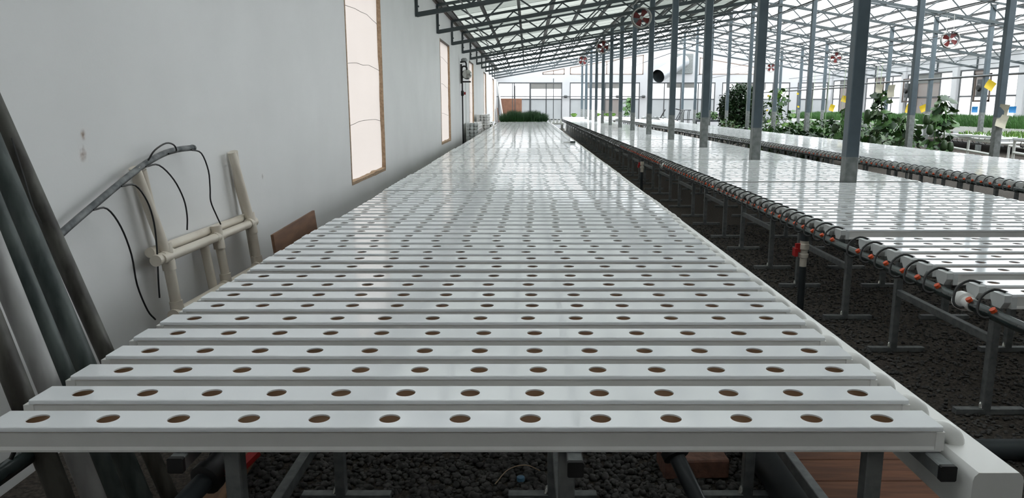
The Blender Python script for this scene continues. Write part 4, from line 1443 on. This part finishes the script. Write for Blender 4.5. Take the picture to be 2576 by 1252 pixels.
# low plants by the wall near the end of the bench
def leafy(name, label, cat, loc, n, rx, ry, rz, size, m, group=None, stem=True, seed=0, dome=True):
    r = random.Random(seed)
    t = thing(name, label, cat, loc, 0, group)
    b = MB()
    for i in range(n):
        while True:
            p = Vector((r.uniform(-1, 1), r.uniform(-1, 1), r.uniform(-1, 1)))
            if 0.25 < p.length < 1:
                break
        c = Vector((p.x * rx, p.y * ry, rz + p.z * rz))
        s = size * r.uniform(0.6, 1.2)
        e = Euler((r.uniform(-0.9, 0.9), r.uniform(-0.9, 0.9), r.uniform(0, 6.28))).to_matrix()
        pts = [(0, 0, 0), (0.5, 0.32, 0.06), (1.0, 0.28, 0.03), (1.35, 0, -0.10), (1.0, -0.28, 0.03), (0.5, -0.32, 0.06)]
        b.add([tuple(c + e @ (Vector(q) * s)) for q in pts], [(0, 1, 2, 3), (0, 3, 4, 5)])
    part('foliage', b, m, t, kind='stuff')
    if stem:
        sb = MB()
        for k in range(4):
            a = r.uniform(0, 6.28)
            sb.tube(smooth_path([(0.02 * math.cos(a), 0.02 * math.sin(a), 0), (0.15 * rx * math.cos(a), 0.15 * ry * math.sin(a), rz * 0.7),
                                 (0.5 * rx * math.cos(a), 0.5 * ry * math.sin(a), rz * 1.5)], 3), [0.03 * (1 - 0.07 * q) for q in range(7)], 6)
        part('stem', sb, 'bark', t, True)
    return t


leafy('wall_plant', 'low green plant by the wall at the far end of the nearest bench', 'plant', (-1.62, 34.6, 0.0), 160, 0.25, 0.5, 0.38, 0.10, 'leaf', seed=2)

# white table with foam pieces beside the grass tray
t = thing('white_table', 'white table with plastic legs right of the grass tray', 'table', (1.32, 36.2, 0))
part('table_top', MB().box(-0.36, 0.36, -0.6, 0.6, 0.62, 0.70), 'pvc_fitting', t)
for (lx, ly) in ((-0.3, -0.5), (0.3, -0.5), (-0.3, 0.5), (0.3, 0.5)):
    part('leg', MB().tube([(lx, ly, 0), (lx, ly, 0.62)], 0.035, 10), 'pvc_fitting', t, True)
for i in range(4):
    x = 1.04 + i * 0.17
    b = MB().prism([(-0.07, 0), (0.07, 0), (0.03, 0.13), (0.0, 0.22)], lambda p: (p[0], 0, p[1]), lambda p: (p[0] * 0.8, 0.5, p[1] * 0.8))
    tag(part('foam_offcut', b, 'foam_board', None, loc=(x, 35.9, 0.702)), '%s pointed white foam piece from the left on the white table' % ordinal(i + 1), 'foam piece', 'foam pieces on the white table')

# foam boards and lettuces at the end of the middle bench
def lettuce(loc, s, label, seed):
    r = random.Random(seed)
    t = thing('lettuce', label, 'lettuce', loc, 0, 'lettuces at the far end')
    for ring_i, (n, el, ln) in enumerate(((9, 0.35, 1.0), (8, 0.75, 0.9), (6, 1.15, 0.75))):
        for k in range(n):
            a = 2 * math.pi * (k + 0.5 * ring_i) / n + r.uniform(-0.15, 0.15)
            b = MB()
            vv, fs_ = [], []
            for i, (u, wd) in enumerate(((0.0, 0.10), (0.35, 0.32), (0.7, 0.42), (1.0, 0.30))):
                e = el + u * 0.35
                rad, zz = u * ln * math.cos(e), u * ln * math.sin(e)
                for j in (-1, 0, 1):
                    lift = 0.08 * abs(j) * u + (0.05 * ((i + j) % 2))
                    vv.append((s * (rad * math.cos(a) - j * wd * math.sin(a)), s * (rad * math.sin(a) + j * wd * math.cos(a)), s * (zz + lift)))
            for i in range(3):
                for j in range(2):
                    q = 3 * i + j
                    fs_.append((q, q + 1, q + 4, q + 3))
            b.add(vv, fs_)
            part('leaf', b, 'leaf_bright', t, True)
    return t


tag(part('foam_tray', MB().bev(2.15, 3.75, 45.75, 46.9, 0.66, 0.80, 0.02, 'x').box(2.25, 2.3, 45.8, 46.85, 0, 0.66).box(3.6, 3.65, 45.8, 46.85, 0, 0.66), 'foam_board'), 'white foam growing tray beyond the middle bench', 'tray')
tag(part('foam_tray', MB().bev(4.05, 5.3, 45.4, 46.6, 0.62, 0.84, 0.02, 'x').box(4.1, 4.15, 45.5, 46.5, 0, 0.62).box(5.2, 5.25, 45.5, 46.5, 0, 0.62), 'foam_board'), 'white foam box with bright lettuces right of the first tray', 'tray')
lettuce((2.78, 46.2, 0.80), 0.27, 'lone bright green lettuce on the first foam tray', 1)
for i in range(4):
    lettuce((4.2 + i * 0.31, 46.0, 0.845), 0.23, '%s bright lettuce from the left in the white foam box' % ordinal(i + 1), 5 + i)


# broad vine leaf used by climbers: separate leaf objects
def vine_leaf_mesh(m):
    b = MB()
    prof = []
    n = 13
    for k in range(n):
        a = -math.pi * 0.92 + 2 * math.pi * 0.92 * k / (n - 1)
        rr = 1.0 + 0.16 * math.cos(5 * a)
        prof.append((0.35 + rr * math.cos(a) * 0.75, rr * math.sin(a) * 0.72, 0.10 * math.cos(2 * a) - 0.18 * max(0, math.cos(a))))
    vv = [(0, 0, 0.06)] + prof
    b.add(vv, [(0, k + 1, k + 2) for k in range(n - 1)])
    return b.mesh('leaf', m, True)


VL = {m: vine_leaf_mesh(m) for m in ('leaf', 'leaf_dark', 'leaf_pale', 'leaf_bright')}


def vine(label, loc, h, spread, nleaf, size, mix, seed, fruit=0, flowers=0, z0=0.2):
    r = random.Random(seed)
    t = thing('climbing_vine', label, 'vine', loc, 0, 'climbing vines behind the right-hand bench')
    sb = MB()
    for k in range(3):
        pts = [(r.uniform(-0.1, 0.1) * spread, r.uniform(-0.1, 0.1), 0)]
        for q in range(1, 7):
            pts.append((r.uniform(-0.45, 0.45) * spread, r.uniform(-0.3, 0.3) * spread, h * q / 6 * r.uniform(0.85, 1.05)))
        sb.tube(smooth_path(pts, 3), 0.012, 6)
    part('stem', sb, 'leaf', t, True)
    for i in range(nleaf):
        u = r.random()
        z = z0 + (h - z0) * u
        wd = spread * (1.0 - 0.55 * max(0, u - 0.45) / 0.55)
        a = r.uniform(0, 6.28)
        rad = wd * math.sqrt(r.random())
        m = r.choices(list(mix.keys()), list(mix.values()))[0]
        s = size * r.uniform(0.6, 1.15)
        o = obj('leaf', VL[m], t, (rad * math.cos(a), 0.6 * rad * math.sin(a), z), (r.uniform(-0.5, 0.5), r.uniform(0.1, 1.2), a + r.uniform(-0.8, 0.8)))
        o.scale = (s, s, s)
    for i in range(fruit):
        a = r.uniform(0, 6.28)
        b = MB().tube([(0, 0, 0.0), (0, 0, -0.02), (0, 0, -0.09), (0, 0, -0.2), (0, 0, -0.25), (0, 0, -0.265)], [0.012, 0.05, 0.075, 0.08, 0.05, 0.01], 12)
        part('fruit', b, 'fruit', t, True, loc=(spread * 0.9 * math.cos(a), -abs(spread * 0.6 * math.sin(a)), r.uniform(0.55, h * 0.8)))
    for i in range(flowers):
        a = r.uniform(0, 6.28)
        b = MB()
        vv = [(0, 0, 0)] + [(0.06 * math.cos(2 * math.pi * k / 10) * (1 if k % 2 else 0.6), 0.06 * math.sin(2 * math.pi * k / 10) * (1 if k % 2 else 0.6), 0.03) for k in range(10)]
        b.add(vv, [(0, 1 + k, 1 + (k + 1) % 10) for k in range(10)])
        part('flower', b, 'petal', t, loc=(spread * 0.8 * math.cos(a), -spread * 0.5, r.uniform(h * 0.6, h)), rot=(1.0, 0.3, a))
    return t


MIX = {'leaf': 6, 'leaf_dark': 3, 'leaf_pale': 1.4}
vine('tall squash vine with broad leaves just right of the second column', (8.75, 18.9, 0.0), 1.85, 0.42, 75, 0.15, MIX, 31, fruit=3, flowers=0)
vine('squash vine with dark fruits left of the white pipe bench', (10.05, 18.6, 0.0), 1.72, 0.40, 75, 0.15, MIX, 32, fruit=4)
vine('low sprawling squash vine between the two tall vines', (9.45, 19.2, 0.0), 1.25, 0.55, 70, 0.15, {'leaf': 5, 'leaf_dark': 2, 'leaf_pale': 2.5}, 33, fruit=1)
vine('squash vine partly behind the big second column', (8.25, 19.6, 0.0), 1.45, 0.45, 60, 0.15, MIX, 34, fruit=1)
vine('bushy tomato vine with yellow flowers beside the dark bush', (9.7, 29.5, 0.0), 2.15, 0.72, 130, 0.13, {'leaf': 4, 'leaf_bright': 2.5, 'leaf_dark': 1}, 35, flowers=4)
vine('small potted vine with large leaves at the end wall', (5.95, 45.4, 0.82), 1.15, 0.30, 26, 0.20, {'leaf': 4, 'leaf_dark': 2}, 36, z0=0.1)
tag(part('planter_box', MB().bev(5.35, 6.35, 45.1, 45.8, 0.60, 0.82, 0.02, 'x').box(5.4, 5.46, 45.15, 45.75, 0, 0.6).box(6.25, 6.31, 45.15, 45.75, 0, 0.6), 'foam_board'), 'white planter box holding the potted vine by the end wall', 'planter')

# dark citrus-like bush
leafy('dark_bush', 'tall dense dark green bush behind the right-hand bench', 'bush', (9.75, 35.0, 0.0), 9000, 1.05, 0.85, 1.24, 0.105, 'leaf_dark', seed=4)
# squash patch: low broad-leaved plants in two rows
n = 0
for row, (x, ylist) in enumerate(((8.05, (20.9, 22.2, 23.5, 24.8, 26.1, 27.4)), (9.75, (21.8, 23.3, 24.8, 26.3, 27.8)), (11.2, (23.0, 24.6, 26.2, 27.8, 29.2)))):
    for k, y in enumerate(ylist):
        n += 1
        leafy('squash_plant', 'leafy squash plant in the low patch, %s back in the %s row from the bench' % (ordinal(k + 1), ordinal(row + 1)), 'plant',
              (x + rnd.uniform(-0.1, 0.1), y, 0.0), 300, 0.62, 0.62, 0.38 + 0.06 * row, 0.16, rnd.choice(('leaf', 'leaf', 'leaf_dark')), 'squash plants behind the right-hand bench', seed=50 + n)
for k in range(3):
    leafy('squash_plant', 'bright leafy plant at the foot of the dark bush, %s from the left' % ordinal(k + 1), 'plant', (8.2 + 1.5 * k, 31.2 - 0.4 * k, 0), 260, 0.5, 0.5, 0.50, 0.12, 'leaf', 'plants at the foot of the dark bush', seed=90 + k)
for k in range(3):
    leafy('seedling_clump', 'low green clump in a dark tray near the far trolley, %s from the left' % ordinal(k + 1), 'plant', (9.75 + 0.68 * k, 43.0, 0.70), 200, 0.26, 0.3, 0.22, 0.11, 'leaf', 'low green clumps near the trolley', stem=False, seed=120 + k)
tag(part('dark_tray', MB().box(9.35, 11.4, 42.6, 43.4, 0.60, 0.70).box(9.4, 9.46, 42.7, 43.3, 0, 0.6).box(11.3, 11.36, 42.7, 43.3, 0, 0.6), 'dark_pipe'), 'dark raised tray holding the low green clumps', 'tray')

# strings the vines climb
for i, (x, y) in enumerate(((9.2, 22.5), (9.6, 22.8), (10.0, 22.2), (9.4, 24.2), (10.2, 24.0), (9.2, 20.2), (9.9, 20.0), (9.8, 26.5))):
    line('plant_string', [(x, y, 0.0), (x + 0.06, y, 2.6)], 0.006, 'string', '%s pale climbing string above the squash patch' % ordinal(i + 1), 'string', 5)

# onion bed along the right-hand wall
t = thing('onion_bed', 'long raised bed of fine green onion grass along the right-hand wall', 'crop bed', (0, 0, 0))
part('bed_tray', MB().box(14.75, 18.2, 12.0, 43.5, 0.62, 0.80), 'pvc_fitting', t)
part('onion_leaves', blades(60000, 14.75, 18.2, 18.0, 43.5, 0.78, 0.28, 0.46, 0.008, 0.10, 22), 'grass', t, kind='stuff')
for k in range(12):
    yv = 14 + 2.6 * k
    part('bed_leg', MB().box(14.95, 15.03, yv, yv + 0.08, 0, 0.62).box(17.9, 17.98, yv, yv + 0.08, 0, 0.62), 'pvc_beige', t)

# white pipe benches with seedlings
def pvc_bench(x0, x1, y0, y1, label):
    t = thing('pipe_bench', label, 'bench', (0, 0, 0))
    tilt = lambda y: 0.045 * (y - (y0 + y1) / 2)
    r = 0.032
    for x in (x0, x1):
        for z in (0.36, 0.66):
            part('rail', MB().tube([(x, y0, z + tilt(y0)), (x, y1, z + tilt(y1))], r, 10), 'pvc_fitting', t, True)
        for y in (y0, (y0 + y1) / 2, y1):
            part('post', MB().tube([(x, y, 0), (x, y, 0.66 + tilt(y))], r, 10), 'pvc_fitting', t, True)
    for y in (y0, (y0 + y1) / 2, y1):
        part('cross_rail', MB().tube([(x0, y, 0.66 + tilt(y)), (x1, y, 0.66 + tilt(y))], r, 10), 'pvc_fitting', t, True)
    part('header_channel', MB().bev(x0 - 0.06, x0 + 0.06, y0, y1, 0.70, 0.76, 0.006, 'y'), 'pvc', t, rot=None)
    part('feed_line', MB().tube([(x0 + 0.15, y0, 0.52), (x0 + 0.15, y1, 0.56)], 0.02, 8), 'rubber', t, True)
    k = 0
    yy = y0 + 0.12
    while yy < y1:
        part('drip_loop', MB().tube(smooth_path([(x0 + 0.02, yy, 0.70), (x0 + 0.02, yy + 0.03, 0.60), (x0 + 0.12, yy + 0.1, 0.53)], 3), 0.008, 5), 'rubber', t, True)
        yy += 0.24
    return t


pvc_bench(11.35, 13.2, 18.3, 20.8, 'white plastic pipe bench right of the squash vines')
pvc_bench(11.35, 13.2, 15.2, 17.7, 'white plastic pipe bench at the right edge behind the column')
for i in range(9):
    yv = 15.4 + i * 0.62
    t = thing('seedling_channel', '%s seedling channel from the right photo edge on the white pipe benches' % ordinal(i + 1), 'planting channel', (11.5, yv, 0.735), 0, 'seedling channels on the pipe benches')
    part('channel_body', MB().bev(0, 2.4, -0.05, 0.05, -0.05, 0.01, 0.006, 'x'), 'pvc', t)
    part('seedlings', blades(160, 0.05, 2.35, -0.03, 0.03, 0.01, 0.05, 0.14, 0.014, 0.09, 300 + i), 'leaf_bright', t, kind='stuff')

# ------------------------------------------------------------------ insect cards
def card(loc, w, h, m, label, rx=0.0, ry=0.0, rz=0.0, wire=0.0):
    t = thing('sticky_card', label, 'card', loc)
    t.rotation_euler = (rx, ry, rz)
    vv, fs_ = [], []
    for i in range(5):
        u = i / 4
        vv += [(-w / 2, 0.03 * math.sin(3 * u) * h / 0.3, -h / 2 + h * u), (w / 2, 0.03 * math.sin(3 * u) * h / 0.3, -h / 2 + h * u)]
    n = len(vv)
    vv += [(p[0], p[1] + 0.003, p[2]) for p in vv]
    for i in range(4):
        q = 2 * i
        fs_ += [(q, q + 1, q + 3, q + 2), (n + q + 2, n + q + 3, n + q + 1, n + q), (q, q + 2, n + q + 2, n + q), (q + 1, n + q + 1, n + q + 3, q + 3)]
    part('sheet', MB().add(vv, fs_), m, t, True)
    if wire:
        part('wire', MB().tube([(0, 0.02, h / 2 - 0.02), (0.01, 0.02, h / 2 + wire)], 0.004, 5), 'cable', t)
    return t


card((14.9, 37.5, 1.38), 0.24, 0.32, 'yellow_card', 'yellow sticky card left of the other yellow cards above the onion bed', ry=0.3, wire=0.1)
card((14.6, 35.0, 1.38), 0.18, 0.28, 'yellow_card', 'narrow yellow sticky card in the middle of the small group', rz=0.9, wire=0.1)
card((14.7, 34.4, 1.38), 0.24, 0.30, 'yellow_card', 'yellow sticky card just left of the nearest big column', ry=0.4, wire=0.1)
card((14.15, 34.3, 1.78), 0.24, 0.28, 'yellow_card', 'yellow sticky card hanging above the others beside the big column', ry=0.25, wire=0.50)
card((15.2, 30.5, 1.37), 0.26, 0.36, 'yellow_card', 'yellow sticky card between the two squash vines', ry=0.25, wire=0.1)
card((15.3, 29.6, 1.39), 0.26, 0.26, 'yellow_card', 'yellow sticky card behind the dark squash fruit', ry=-0.4, wire=0.1)
card((14.12, 23.5, 2.10), 0.28, 0.28, 'yellow_card', 'largest yellow diamond card hanging high at the right', ry=math.radians(30), wire=0.24)
card((15.3, 26.2, 1.36), 0.18, 0.20, 'blue_card', 'blue sticky card left of the brown window bars', rz=-0.3)
card((15.2, 24.0, 1.37), 0.20, 0.20, 'blue_card', 'blue sticky card right of the brown window bars', rz=-0.3)
card((8.90, 14.315, 1.39), 0.17, 0.26, 'cream_card', 'upper cream card taped to the rightmost column', rx=0.15, rz=-0.2, ry=0.12)
card((8.88, 14.29, 1.21), 0.19, 0.26, 'cream_card', 'lower curled cream card on the rightmost column', rx=-0.35, rz=-0.2, ry=0.35)
card((8.55, 18.7, 1.90), 0.20, 0.20, 'cream_card', 'pale square card above the left squash vine', rz=0.3, ry=0.1)
card((8.80, 18.6, 1.84), 0.19, 0.30, 'cream_card', 'folded cream card standing over the left squash vine', rz=0.2, ry=-0.1, rx=0.2)

# ------------------------------------------------------------------ odds and ends at the far end of the right-hand bench
t = thing('tube_pallet', 'low wooden pallet carrying a row of round tubes at the far end', 'pallet', (7.35, 44.6, 0.55))
part('deck', MB().box(-0.95, 0.95, -0.6, 0.6, 0.0, 0.10), 'cardboard', t)
for k in range(6):
    part('tube', MB().tube([(-0.55 + 0.22 * k, -0.5, 0.21), (-0.55 + 0.22 * k, 0.5, 0.21)], 0.105, 14), 'galvanized', t, True)
for sx in (-0.8, 0.8):
    part('skid', MB().box(sx - 0.06, sx + 0.06, -0.55, 0.55, -0.55, 0.0), 'cardboard', t)
line('black_lever', [(7.55, 44.05, 0.62), (7.88, 43.9, 1.28)], 0.03, 'rubber', 'black slanted lever rising from the tube pallet', 'lever', 8)
t = thing('hand_trolley', 'dark tubular trolley handle right of the tube pallet', 'trolley', (8.35, 43.2, 0))
part('handle', MB().tube([(0.0, 0, 0.05), (0.12, 0, 0.7), (0.38, 0, 1.22), (0.0, 0, 1.32)], 0.025, 8), 'dark_pipe', t, True)
part('handle', MB().tube([(0.0, 0.5, 0.05), (0.12, 0.5, 0.7), (0.38, 0.5, 1.22), (0.0, 0.5, 1.32)], 0.025, 8), 'dark_pipe', t, True)
part('axle', MB().tube([(0.12, 0, 0.7), (0.12, 0.5, 0.7)], 0.02, 8), 'dark_pipe', t, True)
t = thing('wire_cart', 'small dark wire cart standing left of the green clumps', 'cart', (9.05, 44.4, 0))
for sx in (0, 0.32):
    for sy in (0, 0.4):
        part('post', MB().tube(smooth_path([(sx, sy, 0.0), (sx, sy, 1.1), (sx + 0.1, sy, 1.24)], 3), 0.02, 8), 'dark_pipe', t, True)
part('shelf', MB().box(-0.05, 0.45, -0.05, 0.45, 0.66, 0.70), 'dark_pipe', t)
part('top_bar', MB().tube([(0.1, 0, 1.24), (0.42, 0, 1.24)], 0.02, 8), 'dark_pipe', t, True)
for i in range(3):
    b = MB().box(-0.08, 0.08, 0, 1.6, -0.02, 0.02)
    tag(part('white_offcut', b, 'foam_board', None, loc=(8.0 + i * 0.26, 41.6, 0.44), rot=(math.radians(12), 0, math.radians(20))),
        '%s slanted white slat from the left before the trolley' % ordinal(i + 1), 'slat', 'white slats before the trolley')

# air conditioners and window fans on the right-hand wall
for i, yv in enumerate((39.6, 33.2)):
    t = thing('wall_fan_unit', '%s dark fan unit from the far corner hung on the right-hand windows' % ordinal(i + 1), 'fan unit', (XR - 0.2, yv, 1.75))
    part('frame', MB().box(-0.02, 0.02, -0.6, -0.52, -0.1, 1.1).box(-0.02, 0.02, 0.52, 0.6, -0.1, 1.1).box(-0.02, 0.02, -0.6, 0.6, 1.02, 1.1).box(-0.02, 0.02, -0.6, 0.6, -0.1, -0.02), 'frame_brown', t)
    part('body', MB().bev(-0.12, 0.12, -0.22, 0.22, 0.15, 0.85, 0.03, 'z'), 'dark_pipe', t)
    part('cowl', MB().tube([(-0.13, 0, 0.5), (-0.2, 0, 0.5)], [0.17, 0.12], 14), 'black_cap', t, True)
